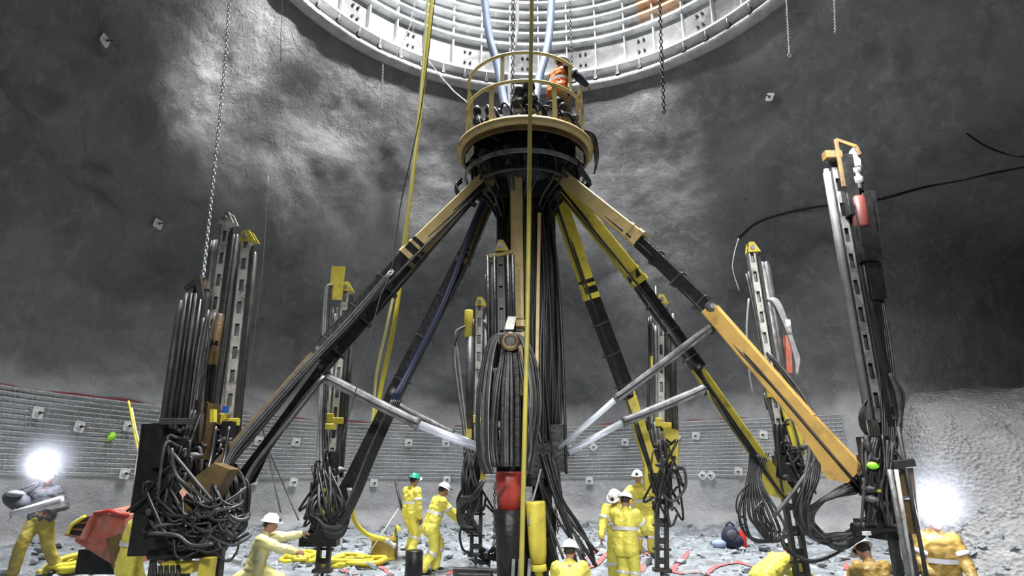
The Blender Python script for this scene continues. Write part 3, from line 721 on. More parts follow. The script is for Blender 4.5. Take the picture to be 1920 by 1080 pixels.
# ---- drill masts
def mast(label,base,top,yaw=0,face='pale_steel',mast_w=.15,side=1,tubes=(('grey_hose',.05,.16),),bracket='yellow_paint',zc=2.6,zd=1.15,dark=False,cradle=True,nh=4,hang_top=0,foot=True,slots=True,head=True,drill_h=1.3,clamp='yellow_paint'):
    B=V(base);T=V(top); t=thing('drill_mast',label,'drill mast',tuple(B),'drill masts of the rig')
    ax=(T-B).normalized(); L=(T-B).length
    fr=V((math.sin(yaw),-math.cos(yaw),0)); fr=(fr-ax*fr.dot(ax)).normalized(); sx=ax.cross(fr).normalized()*-1
    if sx.x<0: sx=-sx
    Q=lambda s,f,z: B+ax*z+sx*s+fr*f
    body='dark_steel' if dark else 'grey_steel'
    # slotted feed beam: a real plate with holes over a dark web
    hw=mast_w/2; m=MB(); z0=zd+drill_h*.5; sp=.37; ho=.2
    for s in (-1,1): m.beam(Q(s*hw*.72,0,z0),Q(s*hw*.72,0,L),hw*.56,.02,up=fr)
    z=z0
    while z<L-.1:
        m.beam(Q(0,0,z),Q(0,0,min(L,z+sp-ho)),hw*.92,.02,up=fr); z+=sp
    m.build('slotted_plate',face,t)
    m=MB(); m.beam(Q(0,-.07,z0),Q(0,-.07,L),mast_w*.9,.03,up=fr); 
    for s in (-1,1): m.beam(Q(s*hw*.93,-.04,z0),Q(s*hw*.93,-.04,L),.014,.1,up=fr)
    m.build('feed_beam',body,t)
    m=MB(); m.beam(Q(side*(hw+.045),-.03,z0),Q(side*(hw+.045),-.03,L-.1),.06,.1,up=fr); m.build('guide_rail','dark_steel',t)
    for mt,r,off in tubes:
        m=MB(); m.lathe(Q(side*off,-.02,zd+.5),ax,[(0,r),(L-zd-.75,r),(L-zd-.74,r*.7),(L-zd-.70,r*.7)],12); m.build('feed_cylinder',mt,t)
    # top bracket
    if bracket:
        m=MB(); m.plate([Q(-hw*1.1,.05,L-.02),Q(-hw*.5,.05,L+.17),Q(hw*.7,.05,L+.17),Q(hw*2.1,.05,L-.02)],.03,fr)
        m.plate([Q(-hw*1.1,-.1,L-.02),Q(-hw*.5,-.1,L+.17),Q(hw*.7,-.1,L+.17),Q(hw*2.1,-.1,L-.02)],.03,fr)
        m.beam(Q(-hw*.5,-.02,L+.16),Q(hw*.7,-.02,L+.16),.16,.02); m.build('top_bracket',bracket,t)
        m=MB(); m.lathe(Q(0,.09,L+.06),-fr,[(0,.045),(.22,.045)],12); m.build('sheave','grey_steel',t)
    if clamp:
        m=MB(); m.beam(Q(-side*hw*1.9,.06,zc),Q(-side*hw*.1,.06,zc),.16,.08,up=fr); m.beam(Q(-side*hw*.2,.07,zc-.05),Q(side*hw*2.4,.07,zc-.05),.11,.07,up=fr); m.build('hose_clamp',clamp,t)
    # hoses along the beam
    for k in range(nh):
        s=-side*(hw+.04+.045*k)
        pts=[Q(s,.0,L-.25-random.uniform(0,.3))]+[Q(s+random.uniform(-.03,.03),random.uniform(-.02,.04),z) for z in (L*.75,L*.5,zc)]+[Q(s*.6,.08,zd+.7),Q(s*.2+random.uniform(-.15,.15),.2,zd+.2)]
        hose(t,pts,random.uniform(.014,.024),random.choice(['grey_hose','rubber','grey_hose','pale_hose' if not dark else 'rubber']))
    for k in range(hang_top):
        s=-side*(hw+.1+.05*k)
        hose(t,[Q(0,.05,L-.5),Q(s*1.0,.05,L-.4),Q(s*2.2,.05,L-.8),Q(s*2.4,.05,L*.62),Q(s*1.8,.05,zc-.1),Q(s*1.5,.05,zd+.7)],.017,'pale_hose' if not dark else 'grey_hose')
    # rock drill and carriage
    if head:
        m=MB(); m.box(Q(0,.10,zd+.55),.26,.2,.75); m.box(Q(-.1*side,.2,zd+.25),.3,.22,.35); m.box(Q(.12*side,.16,zd+.75),.16,.2,.4); m.build('rock_drill','black_oily',t)
        for k in range(7):
            a=Q(random.uniform(-.2,.2),.18+random.uniform(0,.14),zd+random.uniform(0,.8)); m=MB(); m.lathe(a,random.choice([ax,sx,fr]),[(0,.035),(.05,.05),(.12,.05),(.15,.03),(.2,.03)],8); m.build('hydraulic_fitting',random.choice(['dark_steel','grey_steel','dark_steel']),t)
        for k in range(16):
            a=Q(random.uniform(-.12,.12),.25,zd+random.uniform(.3,1.0)); b=Q(random.uniform(-.25,.25),.25,zd+random.uniform(-.25,.4))
            hose(t,[a,jit(a+sx*random.uniform(-.16,.16)+fr*.10,.06),jit(b+sx*random.uniform(-.16,.16)-ax*.12,.07),b],random.uniform(.014,.024),random.choice(['rubber','rubber','rubber','grey_hose']))
    if cradle:
        m=MB(); m.plate([Q(-side*.02,.24,zd+1.25),Q(side*.24,.24,zd+1.22),Q(side*.22,.24,zd+.45),Q(side*.08,.24,zd+.38)],.05,fr); m.beam(Q(side*.22,.1,zd+.4),Q(side*.24,.1,zd+1.2),.05,.3,up=fr); m.build('cradle_plate',cradle if isinstance(cradle,str) else 'yellow_paint',t)
        hose(t,[Q(side*.12,.3,zd+.5),Q(side*.3,.38,zd+.55),Q(side*.34,.36,zd+.2),Q(side*.1,.34,zd-.05),Q(-side*.12,.3,zd+.15)],.026,'grey_hose')
    # slotted foot down to the ground
    if foot:
        m=MB(); fw=.085; m.beam(Q(-fw,-.02,0),Q(-fw,-.02,zd+.5),.07,.13,up=fr); m.beam(Q(fw,-.02,0),Q(fw,-.02,zd+.5),.07,.13,up=fr); z=.15
        while z<zd+.3: m.beam(Q(-fw,-.02,z),Q(fw,-.02,z),.1,.06,up=fr); z+=.34
        m.build('foot_beam','dark_steel',t)
        m=MB(); m.beam(Q(-.16,-.02,.0),Q(.16,-.02,.0),.2,.06,up=ax); m.cyl(Q(0,-.02,-.03),Q(0,-.02,-.25),.03,n=8); m.build('foot_plate','dark_steel',t)
        for z in (.35,.75):
            m=MB(); m.cyl(Q(-.17,-.02,z),Q(.17,-.02,z),.022,n=8); m.build('cross_pin','dark_steel',t)
    return t,Q,L,ax,sx,fr
def gp(x,y,Y):       # ground point below a photo position
    p=P(x,y,Y); return (p.x,Y,floor_z(p.x,Y)+.22)
def gq(x,y,Y,z):
    p=P(x,y,Y); return V((p.x,p.y,z))
# far masts
tR3=mast('slender pale slotted mast right of centre, far side, white helmet workers at its foot',gp(1241,1060,12),P(1239,568,12),side=1,zd=1.25,mast_w=.14,tubes=(('dark_steel',.04,.15),('grey_hose',.055,.25)),hang_top=0,nh=4)
m=MB(); m.cyl(P(1229,536,12),P(1231,575,12),.012,n=6); m.build('whip_rod','pale_steel',tR3[0])
m=MB(); m.beam(P(1222,668,11.95),P(1222,690,11.95),.08,.04); m.build('tag_plate','yellow_paint',tR3[0])
hose(tR3[0],[P(1262,640,12),P(1268,760,12),P(1270,860,12),P(1262,892,12),P(1245,885,11.9)],.028,'grey_hose')
tC1=mast('pale slotted mast left of the column with yellow top block beside it',gp(892,1060,13),P(899,572,13),side=1,zd=1.15,mast_w=.17,tubes=(('grey_steel',.07,.17),),hang_top=0,nh=2,cradle=False)
m=MB(); m.lathe(P(879,582,12.9),(0,0,-1),[(0,.085),(.02,.095),(.58,.085),(.6,.07)],14); m.build('hose_guide','yellow_paint',tC1[0])
m=MB(); m.cyl(P(881,632,12.9),P(880,815,12.9),.08,n=12); m.build('feed_cylinder','dark_steel',tC1[0])
for k in range(4): hose(tC1[0],[P(872,612,12.8),P(860-k*2,625,12.8),P(850+k*3,670,12.8),P(858+k*3,740,12.8),P(868+k*2,800,12.8),P(872+k*3,860,12.8),P(880+k*3,930,12.7)],.02,'pale_hose' if k%2 else 'grey_hose')
for k in range(3): hose(tC1[0],[P(907,600,12.8),P(917+k*2,640,12.8),P(918+k*2,720,12.8),P(910,790,12.8)],.02,'grey_hose')
m=MB(); m.beam(P(879,805,12.75),P(879,822,12.75),.2,.12); m.build('yellow_block','yellow_paint',tC1[0])
m=MB(); m.beam(P(908,850,12.6),P(905,905,12.6),.14,.1); m.build('olive_plate','yellow_paint',tC1[0])
for k in range(14): hose(tC1[0],[P(885+random.uniform(-12,14),835,12.6),P(880+random.uniform(-14,14),890,12.5),P(870+random.uniform(-14,30),940,12.5),P(866+random.uniform(-4,30),985,12.5),P(885+random.uniform(-10,15),1000,12.5)],.022,random.choice(['rubber','rubber','grey_hose']))
for k in range(9): hose(tC1[0],[P(905+random.uniform(-5,5),900,12.5),P(890,930+random.uniform(-10,10),12.4),P(858+random.uniform(-4,6),945+random.uniform(-8,20),12.4),P(868+random.uniform(-5,5),985,12.4),P(890,990,12.4)],.022,random.choice(['rubber','rubber','grey_hose']))
hose(tC1[0],[P(866,985,12.4),P(862,1005,12.4),P(868,1030,12.5),P(884,1038,12.8)],.024,'rubber')
tL3=mast('double slotted left far mast under a large yellow top plate, left of the yellow hoses',gp(604,1070,11.6),P(648,545,11.6),side=1,zd=1.05,mast_w=.15,tubes=(('grey_hose',.04,.2),),nh=5,hang_top=0,cradle=False)
tt,Q,L,ax,sx,fr=tL3
m=MB(); m.beam(P(635,500,11.45),P(628,562,11.45),.26,.05,up=(0,1,0)); m.build('top_plate','yellow_paint',tt)
m=MB()
for s in (-1,1): m.beam(Q(-.17+s*.05,.03,2.0),Q(-.17+s*.05,.03,L-.35),.04,.02,up=fr)
z=2.0
while z<L-.5: m.beam(Q(-.17,.03,z),Q(-.17,.03,z+.17),.07,.02,up=fr); z+=.37
m.build('slotted_plate','pale_steel',tt)
for k in range(4): hose(tt,[P(624,535,11.4),P(612+k*3,540,11.4),P(607+k*4,590,11.4),P(603+k*4,680,11.4),P(598+k*4,790,11.4),P(596+k*6,860,11.3),P(600+k*8,930,11.2)],.025,'pale_hose' if k<2 else 'grey_hose')
m=MB(); m.beam(P(612,800,11.3),P(628,800,11.3),.18,.1); m.build('yellow_block','yellow_paint',tt)
for k in range(22):
    a=P(610+random.uniform(-15,20),900+random.uniform(-25,20),11.2); b=P(600+random.uniform(-25,40),1005+random.uniform(-12,8),11.1)
    hose(tt,[a,P(585+random.uniform(-10,60),950,11+random.uniform(-.2,.1)),P(575+random.uniform(0,60),985+random.uniform(-8,12),11),b],.022,random.choice(['rubber','rubber','grey_hose']))
for k in range(8): hose(tt,[P(575+k,965,10.95),P(590+k*2,968+k*2,10.9),P(612,985+k*3,10.9),P(640,985+k*3,11),P(655,955+k*2,11.1),P(652+k,915,11.2)],.022,random.choice(['rubber','grey_hose']))
m=MB(); m.box(P(600,1010,11.1),.62,.3,.22); m.build('carriage_block','black_oily',tt)
m=MB(); m.lathe(P(614,915,11.2),(0,0,-1),[(0,.1),(.5,.11),(.7,.06)],12); m.build('yellow_cylinder','yellow_paint',tt)
# leaning right mast
tR2=mast('slotted right mast with yellow cap and pale hose drooping from its side',gp(1503,1060,10.5),P(1409,472,10.5),side=1,zd=1.55,mast_w=.14,tubes=(('grey_steel',.05,.17),('grey_hose',.06,.24)),nh=2,zc=3.0,drill_h=1.3)
tt,Q,L,ax,sx,fr=tR2
for k in range(4): hose(tt,[Q(.12,.05,L-.9),Q(.22+k*.03,.1,L-1.0),Q(.36+k*.03,.1,L-1.5-k*.1),Q(.42+k*.02,.1,L-2.0),Q(.4,.1,L-2.25)],.022,'pale_hose')
m=MB(); m.cyl(P(1476,600,10.4),P(1480,626,10.4),.05,n=10); m.build('hose_end','pale_steel',tt)
m=MB(); m.beam(P(1476,630,10.5),P(1478,700,10.5),.14,.1); m.build('damper','faded_red',tt)
hose(tt,[P(1404,560,10.4),P(1400,620,10.4),P(1405,700,10.4),P(1412,740,10.5)],.018,'pale_hose')
for k in range(9): hose(tt,[P(1408+k*4,850,10.3),P(1402+k*3,900,10.2),P(1386+k*9,960,10.1),P(1400+k*9,1000+random.uniform(-15,10),10.1),P(1440+k*2,1015,10.1),P(1475,1005,10.2)],.024,random.choice(['rubber','rubber','grey_hose']))
hose(tt,[P(1405,905,10.1),P(1384,930,10.1),P(1382,960,10.1),P(1400,975,10.1)],.014,'rubber')
for k in range(5): hose(tt,[P(1430,940,10.1),P(1412+k*5,960,10.1),P(1425+k*4,990,10.1),P(1470,1000,10.1)],.016,random.choice(['rubber','grey_hose']))
hose(tt,[P(1465,1000,9.8),P(1475,1030,9.7),P(1520,1052,9.6),P(1570,1035,9.6),P(1600,1010,9.6)],.03,'rubber')
# near right mast
tR1=mast('tallest mast, nearest on the right, dark, with red damper and white cap at its head',(P(1690,1000,7.8).x,7.8,floor_z(5.3,7.8)+.2),P(1562,292,7.8),side=1,zd=2.0,face='grey_steel',dark=True,mast_w=.13,tubes=(('mid_steel',.05,-.12),('black_oily',.08,.16)),bracket=None,clamp=None,nh=0,cradle=False,foot=True,drill_h=.2,head=False)
tt,Q,L,ax,sx,fr=tR1
m=MB(); m.lathe(P(1601,282,7.7),-ax,[(-.03,.02),(0,.055),(.02,.065),(.26,.065)],14); m.build('white_cap','white_paint',tt)
m=MB(); m.lathe(P(1603,318,7.7),-ax,[(0,.075),(.06,.075),(.07,.06),(.12,.06),(.13,.08),(.22,.08),(.23,.06),(.3,.06)],14); m.build('swivel','grey_steel',tt)
m=MB(); m.lathe(P(1606,370,7.7),-ax,[(0,.08),(.03,.1),(.42,.1),(.45,.08)],16); m.build('red_damper','dark_red',tt)
m=MB(); m.box(P(1590,350,7.75),.18,.2,.9); m.box(P(1620,440,7.75),.26,.24,.8); m.box(P(1628,400,7.8),.2,.2,.6); m.box(P(1636,530,7.8),.2,.22,.5); m.build('drill_body','black_oily',tt)
m=MB(); m.beam(P(1567,262,7.6),P(1582,350,7.6),.035,.05); m.beam(P(1567,262,7.6),P(1605,275,7.6),.03,.05); m.beam(P(1605,275,7.6),P(1612,290,7.6),.03,.05); m.build('head_frame','brown_grease_shade',tt)
m=MB(); m.beam(P(1545,292,7.7),P(1575,292,7.7),.12,.12); m.build('head_cap','brown_grease_shade',tt)
for k in range(8): hose(tt,[P(1625+k*2,470,7.8),P(1634+k*3,560,7.8),P(1643+k*4,660,7.8),P(1652+k*4,750,7.8),P(1655+k*4,820,7.75),P(1650+k*3,880,7.7)],.02,random.choice(['rubber','grey_hose','rubber']))
m=MB(); m.beam(P(1630,500,7.85),P(1668,850,7.85),.2,.1); m.build('back_beam','black_oily',tt)
for k in range(6): hose(tt,[P(1668,700,7.7),P(1682+k*2,740,7.7),P(1688,800-k*4,7.7),P(1676,835,7.7),P(1655,850+k*5,7.7)],.026,random.choice(['rubber','grey_hose']))
for k in range(4): hose(tt,[P(1625,750,7.6),P(1612+k*3,775,7.6),P(1614+k*3,800,7.6),P(1628,820,7.6)],.012,'rubber')
m=MB(); m.box(P(1655,930,7.75),.34,.3,.95,rz=.2); m.box(P(1640,850,7.8),.26,.3,.4); m.box(P(1628,905,7.75),.2,.25,.3,rz=-.3); m.cyl(P(1600,992,7.6),P(1690,985,7.6),.07); m.box(P(1650,985,7.7),.5,.25,.14); m.cyl(P(1615,885,7.6),P(1660,930,7.6),.06); m.build('carriage','black_oily',tt)
for k in range(14):
    x0=1618+k*4.6; hose(tt,[P(x0,815+random.uniform(0,30),7.6),P(x0+random.uniform(-10,14),870,7.5),P(x0+random.uniform(-12,14),930,7.5),P(x0+random.uniform(-14,10),985,7.5)],random.uniform(.012,.022),random.choice(['rubber','grey_hose','rubber']))
for k in range(10):
    a=P(random.uniform(1618,1680),random.uniform(840,980),7.55); q=random.choice([sx,ax,fr]); m=MB(); m.lathe(a,q,[(0,.03),(.04,.045),(.11,.045),(.14,.025),(.2,.025)],8); m.build('hydraulic_fitting',random.choice(['dark_steel','grey_steel','black_oily']),tt)
m=MB(); m.beam(P(1685,865,7.6),P(1700,1000,7.6),.30,.06,up=(0,1,0)); m.build('guard_plate','brown_grease_shade',tt)
m=MB(); m.beam(P(1672,872,7.5),P(1712,868,7.5),.09,.1); m.build('bar','dark_steel',tt)
for x0,x1,r,mt in ((1668,1704,.028,'grey_steel'),(1680,1712,.022,'pale_steel')):
    m=MB(); m.cyl(P(x0,880,7.35),P(x1,1085,7.35),r,n=10); m.build('guide_rod',mt,tt)
m=MB(); m.cyl(P(1684,800,7.5),P(1738,1085,7.5),.024,n=10); m.build('drill_steel','dark_steel',tt)
m=MB(); m.sphere(P(1637,873,7.45),.055,sc=(1.3,1,.8)); m.build('green_lens','lime',tt,label='lime green marker light')
m=MB(); m.box(P(1640,920,7.5),.12,.06,.03); m.build('yellow_tab','yellow_paint',tt)
m=MB(); m.box(P(1625,1000,7.45),.09,.05,.04,rz=.4); m.build('white_tab','white_paint',tt)
# its big hose loops
for k in range(16):
    r1=random.uniform(0,1)
    hose(tt,[P(1600+random.uniform(-8,20),905+random.uniform(-5,20),7.9),P(1560-30*r1,925+20*r1,8.0),P(1525-12*r1,965,8.1),P(1530-10*r1+random.uniform(-5,10),1000+random.uniform(-10,10),8.1),P(1570,1025+random.uniform(-25,8),8.0),P(1615,1000+random.uniform(-25,10),7.9),P(1640,960+random.uniform(-20,20),7.8)],random.uniform(.018,.026),random.choice(['rubber','rubber','grey_hose']))
for k in range(7): hose(tt,[P(1420+k*3,600+k*2,8.6) if False else P(1528-k*3,790,8.2),P(1535-k*3,850,8.1),P(1532-k*4,900,8.0),P(1500-k*3+random.uniform(0,30),960,8.0),P(1520,1005,8.0),P(1560,1015,8.0)],.024,random.choice(['rubber','grey_hose','rubber']))
hose(tt,[P(1440,660,8.7),P(1490,720,8.5),P(1525,780,8.3),P(1530,850,8.1),P(1500,905,8.0),P(1450,970,8.0)],.026,'grey_hose')
hose(tt,[P(1440,665,8.7),P(1485,725,8.5),P(1515,790,8.3),P(1520,850,8.1)],.022,'rubber')
# left cluster: three masts
tL1=mast('left mast with the highest top, pale slotted face, middle of the left cluster',gp(338,1060,9.3),P(424,418,9.3),yaw=-.1,side=1,face='pale_steel',zd=1.6,mast_w=.15,bracket='pale_steel',tubes=(('dark_steel',.03,.15),('grey_hose',.03,.21)),nh=3,cradle='brown_grease_shade',clamp='yellow_paint')
tL2=mast('right mast of the left cluster, pale slotted face and yellow cap',gp(402,1060,9.6),P(461,452,9.6),yaw=-.1,side=1,face='pale_steel',zd=1.6,mast_w=.18,tubes=(('dark_steel',.04,.17),),nh=3,cradle=False,clamp='yellow_paint')
tL0=mast('shorter dark left mast hung from a bright chain, foremost of the left cluster',gp(300,1060,8.6),P(374,540,8.6),yaw=.3,side=-1,dark=True,face='dark_steel',zd=1.3,mast_w=.15,tubes=(('dark_steel',.05,.13),('dark_steel',.045,.22)),bracket='brown_grease_shade',nh=4,cradle=False,clamp=None,drill_h=1.6)
tt,Q,L,ax,sx,fr=tL0
m=MB(); m.plate([P(345,540,8.4),P(376,515,8.4),P(383,560,8.4),P(372,560,8.4),P(368,535,8.4),P(348,545,8.4)],.05,(0,1,0)); m.build('hook_frame','dark_steel',tt)
for k in range(4):
    m=MB(); m.cyl(P(350+k*9,550,8.5),P(318+k*9,790,8.5),.03,n=10); m.build('drill_rod','rubber' if k%2 else 'dark_steel',tt)
# second shorter unit between
t2=tL2[0]
m=MB(); m.lathe(P(413,588,9.3),(0,0,-1),[(0,.05),(.04,.09),(.5,.07),(.55,.09),(.8,.09),(.82,.05)],14); m.build('damper','brown_grease_shade',t2)
m=MB(); m.beam(P(405,640,9.3),P(385,800,9.3),.14,.12); m.build('drill_body','black_oily',t2)
m=MB(); m.box(P(423,768,9.3),.07,.08,.1); m.build('blue_valve','blue_paint',t2)
for (x,y) in ((342,790),(400,780)):
    m=MB(); m.beam(P(x,y-12,9.0),P(x,y+12,9.0),.09,.07); m.build('yellow_block','yellow_paint',t2)
m=MB(); m.beam(P(293,795,8.5),P(272,960,8.5),.24,.3); m.box(P(292,985,8.6),.5,.3,.7,rz=.3); m.box(P(370,1015,8.7),.6,.3,.22,rz=-.2); m.box(P(325,905,8.7),.36,.3,.6,rz=.2); m.box(P(400,985,8.8),.3,.3,.4,rz=.5); m.cyl(P(280,1040,8.5),P(420,1035,8.6),.07); m.cyl(P(300,945,8.4),P(380,960,8.5),.06); m.build('carriage','black_oily',tt)
m=MB(); m.beam(P(300,790,8.3),P(360,790,8.3),.05,.08); m.build('cross_bar','dark_steel',tt)
for k in range(5):
    m=MB(); m.cyl(P(290+k*11,1060,8.3),P(292+k*11,1100,8.3),.03,n=8); m.build('foot_rod','dark_steel',tt)
m=MB(); m.plate([P(352,912,8.4),P(410,868,8.4),P(440,880,8.4),P(400,950,8.4),P(350,965,8.4)],.3,(0,1,0)); m.build('pivot_bracket','brown_grease_shade',tt)
m=MB(); m.plate([P(336,922,8.15),P(343,915,8.15),P(350,925,8.15),P(343,934,8.15)],.01,(0,1,0)); m.build('reflector','orange_reflector',tt,label='small pink reflector')
m=MB(); m.box(P(398,920,8.45),.1,.06,.3); m.box(P(404,940,8.45),.06,.06,.16); m.build('yellow_tag','yellow_paint',tt)
m=MB(); m.box(P(338,1063,8.4),.4,.2,.12); m.box(P(388,1070,8.4),.14,.2,.3); m.build('base_frame','yellow_paint',tt)
rk=random.Random(5)
for k in range(46):
    x0=rk.uniform(270,420); y0=rk.uniform(900,990); x1=rk.uniform(360,470); y1=rk.uniform(910,1020); mx=(x0+x1)/2+rk.uniform(-40,40); my=max(y0,y1)+rk.uniform(-5,45)
    hose(tt,[P(x0,y0,8.3),P((x0+mx)/2,(y0+my)/2+10,8.1),P(mx,min(my,1052),8.05),P((x1+mx)/2+8,(y1+my)/2,8.15),P(x1,y1,8.3)],rk.uniform(.014,.024),rk.choice(['rubber','rubber','grey_hose']))
for k in range(16):
    x0=rk.uniform(425,470)
    hose(t2,[P(x0-20,860+rk.uniform(0,30),9.0),P(x0+rk.uniform(-10,6),910,8.9),P(x0+rk.uniform(-8,4),970,8.9),P(x0-20,1010+rk.uniform(-15,10),8.8),P(x0-60,1020+rk.uniform(-15,10),8.7)],rk.uniform(.016,.026),rk.choice(['rubber','rubber','grey_hose']))
hose(tt,[P(322,840,8.2),P(330,890,8.2),P(365,920,8.1),P(405,950,8.1)],.022,'grey_hose'); hose(tt,[P(325,850,8.2),P(370,905,8.1),P(400,940,8.1)],.02,'grey_hose')
hose(tt,[P(280,1000,8.0),P(330,1003,8.0),P(360,1022,8.0),P(400,1020,8.0)],.02,'grey_hose')
for (x0,dx) in ((318,-3),(330,0),(385,4),(410,2)): hose(tt,[P(x0+20,800,8.9),P(x0+12,850,8.8),P(x0,900,8.5)],.024,'rubber')
# front mast at the column
tC2=mast('black front mast at the column with tan top bracket and round hose wheel',gp(950,1060,9.6),P(938,470,9.6),side=1,dark=True,face='dark_steel',zd=2.6,mast_w=.14,tubes=(('dark_steel',.06,-.13),('dark_steel',.05,.15)),bracket='timber',nh=4,cradle=False,clamp=None,foot=False,drill_h=.4,head=False)
tt,Q,L,ax,sx,fr=tC2
for s in (-.21,-.1,.12,.2):
    m=MB(); m.cyl(Q(s,.05,2.7),Q(s,.05,L-.1),.03,n=8); m.build('guide_tube','black_oily',tt)
m=MB(); m.beam(Q(-.24,0,L-.12),Q(.2,0,L-.04),.1,.06); m.build('cap_bar','timber',tt)
WC=P(957,640,9.3)
m=MB(); m.ring(WC,.11,.045,n=28,m=8,axis=(0,1,0)); m.build('hose_wheel','brown_grease_shade',tt)
m=MB(); m.cyl(WC+V((0,.12,0)),WC+V((0,-.03,0)),.07,n=16); m.build('wheel_hub','black_oily',tt)
m=MB(); m.plate([P(946,618,9.15),P(963,618,9.15),P(968,594,9.2),P(952,594,9.2)],.03); m.build('cream_plate','pale_steel',tt)
for k in range(12):
    h=-.02*k*0
    w=random.uniform(.7,1.25)
    hose(tt,[WC+V((-.04*w,-.02,.13)),WC+V((-.25*w,-.02,.04)),WC+V((-.36*w,0,-.35)),WC+V((-.42*w,0,-1.0)),WC+V((-.40*w,.05,-1.7)),WC+V((-.32*w,.1,-1.95))],.02,'pale_hose' if k==0 else random.choice(['rubber','grey_hose','rubber']))
    hose(tt,[WC+V((.04*w,-.02,.13)),WC+V((.22*w,-.02,.0)),WC+V((.34*w,0,-.4)),WC+V((.38*w,0,-1.0)),WC+V((.30*w,.05,-1.6)),WC+V((.25*w,.1,-1.95))],.02,'pale_hose' if k==0 else random.choice(['rubber','grey_hose','rubber']))
for k in range(10):
    x=random.uniform(-.28,.28); hose(tt,[WC+V((x*.5,.05,-.1)),WC+V((x,-.02,-.8)),WC+V((x*1.2,.0,-1.5)),WC+V((x,-.03,-1.85))],.022,random.choice(['rubber','rubber','grey_hose']))
m=MB(); m.beam(WC+V((0,.16,-.1)),WC+V((0,.16,-1.85)),.30,.16,up=(0,1,0)); m.build('drill_carriage','black_oily',tt)
# ---- black debris and stump
def rope(name,label,cat,pts,r,mt,group=None,sub=8,seg=8):
    m=MB(); m.tube(catmull(pts,sub),r,seg); return m.build(name,mt,None,label,cat,group,origin=tuple(V(pts[-1])))
# ---- hanging lines
def hang(name,label,cat,top,bot,r,mt,group=None,mids=()):
    return rope(name,label,cat,[top,*mids,bot],r,mt,group)
rope('yellow_hose','thick yellow hose hanging left of the platform, curving onto the floor coil','hose',[P(815,-60,11.5),P(798,120,11.5),P(765,400,11.6),P(742,590,11.7),P(716,720,12.2),P(702,800,12.4),P(690,860,12.4),P(668,920,12.4),P(662,968,12.4),P(685,1000,12.6),P(722,1012,12.8)],.045,'yellow_hose')
rope('yellow_hose','pale yellow hose hanging close left of the thick yellow hose','hose',[P(806,-60,11.3),P(788,180,11.3),P(757,450,11.3),P(728,600,11.6),P(706,700,12.2),P(697,800,12.5),P(676,860,12.6),P(672,900,12.7),P(662,940,12.8)],.028,'pale_yellow_hose')
rope('hoist_rope','straight olive yellow line hanging down the whole picture before the column','rope',[P(998,-60,8.6),P(994,200,8.6),P(990,540,8.6),P(984,800,8.6),P(977,1100,8.6)],.034,'yellow_line')
rope('steel_cable','thin grey cable slanting beside the hanging yellow hoses','cable',[P(820,-40,9.0),P(790,200,9.0),P(752,380,9.0),P(735,500,9.0),P(712,560,9.0),P(690,650,9.0),P(665,740,9.0),P(640,830,9.0)],.009,'grey_hose')
rope('vent_hose','dark ended blue air duct entering the platform on the left','hose',[P(903,-60,11.5),P(916,60,11.3),P(932,120,11.2),P(945,190,11.0),P(952,205,10.9)],.085,'vent_blue','blue air hoses above the platform')
rope('vent_hose','bright blue air duct entering the platform right of the middle','hose',[P(1036,-60,11.8),P(1032,40,11.5),P(1025,95,11.3),P(1010,150,11.1),P(1002,200,10.9)],.085,'vent_blue','blue air hoses above the platform')
rope('white_hose','white hose dropping into the platform between the two blue ducts','hose',[P(968,-50,11.4),P(970,50,11.3),P(960,110,11.2),P(955,160,11.1),P(958,215,11.0)],.04,'white_paint')
def chainobj(label,pts,L,r,w,mt,gr='hanging chains'):
    m=MB(); m.chain(pts,L,r,w); m.build('chain',mt,None,label,'chain',gr,origin=tuple(V(pts[-1])))
chainobj('long bright chain on the left, holding up the dark left mast',[P(432,-30,8.7),P(424,100,8.65),P(404,300,8.6),P(381,520,8.45)],.085,.0095,.02,'galvanised')
chainobj('heavy black chain hanging free before the right of the shaft lining',[P(1236,-30,12.5),P(1240,100,12.5),P(1245,212,12.5)],.13,.016,.034,'black_oily')
chainobj('lifting chain above the left half of the platform',[P(962,-30,11.0),P(962,100,11.0),P(960,200,11.0)],.12,.014,.03,'grey_steel')
chainobj('lifting chain above the right half of the platform, behind the orange vest',[P(1068,-30,11.9),P(1070,60,11.8),P(1074,150,11.6)],.09,.011,.022,'grey_steel')
chainobj('short pale chain hanging below the shaft lip left of the yellow hoses',[P(718,120,12.5),P(716,205,12.5)],.06,.008,.016,'galvanised')
chainobj('short pale chain at the upper right, with a ring at its end',[P(1473,-30,12.5),P(1480,100,12.5)],.06,.009,.018,'galvanised')
chainobj('pale chain at the upper right edge of the shaft, rightmost of all chains',[P(1564,-30,12.0),P(1566,62,12.0)],.06,.009,.018,'galvanised')
chainobj('pale chain bundle looping from the shaft lip to the platform',[P(780,-30,14.0),P(775,60,14.0),P(800,110,13.6),P(832,150,12.8),P(852,172,11.6),P(876,192,10.9)],.06,.006,.013,'galvanised')
chainobj('pale chain stretched down to the shaft lip far left',[P(782,-20,14.5),P(768,50,15.0),P(745,105,16.5),P(722,130,17.0)],.08,.008,.018,'galvanised')
m=MB(); m.ring(P(1480,104,12.5),.04,.01,n=12,m=5,axis=(0,1,0)); m.build('hook_ring','galvanised',None,'small steel ring below the upper right chain','ring')
rope('dark_wire','thin dark wire hanging down the upper left rock','wire',[P(530,-10,11.5),P(527,60,11.5),P(526,115,11.5)],.007,'dark_steel')
rope('white_wire','thin pale wire hanging long before the left rock','wire',[P(503,330,10.5),P(494,480,10.5),P(480,600,10.5),P(466,700,10.5),P(464,745,10.5)],.005,'pale_hose')
rope('white_wire','short curved white wire sticking out of the rock left of the yellow capped mast','wire',[P(1385,447,12.5),P(1377,475,12.5),P(1374,505,12.5),P(1386,545,12.5)],.009,'white_paint')
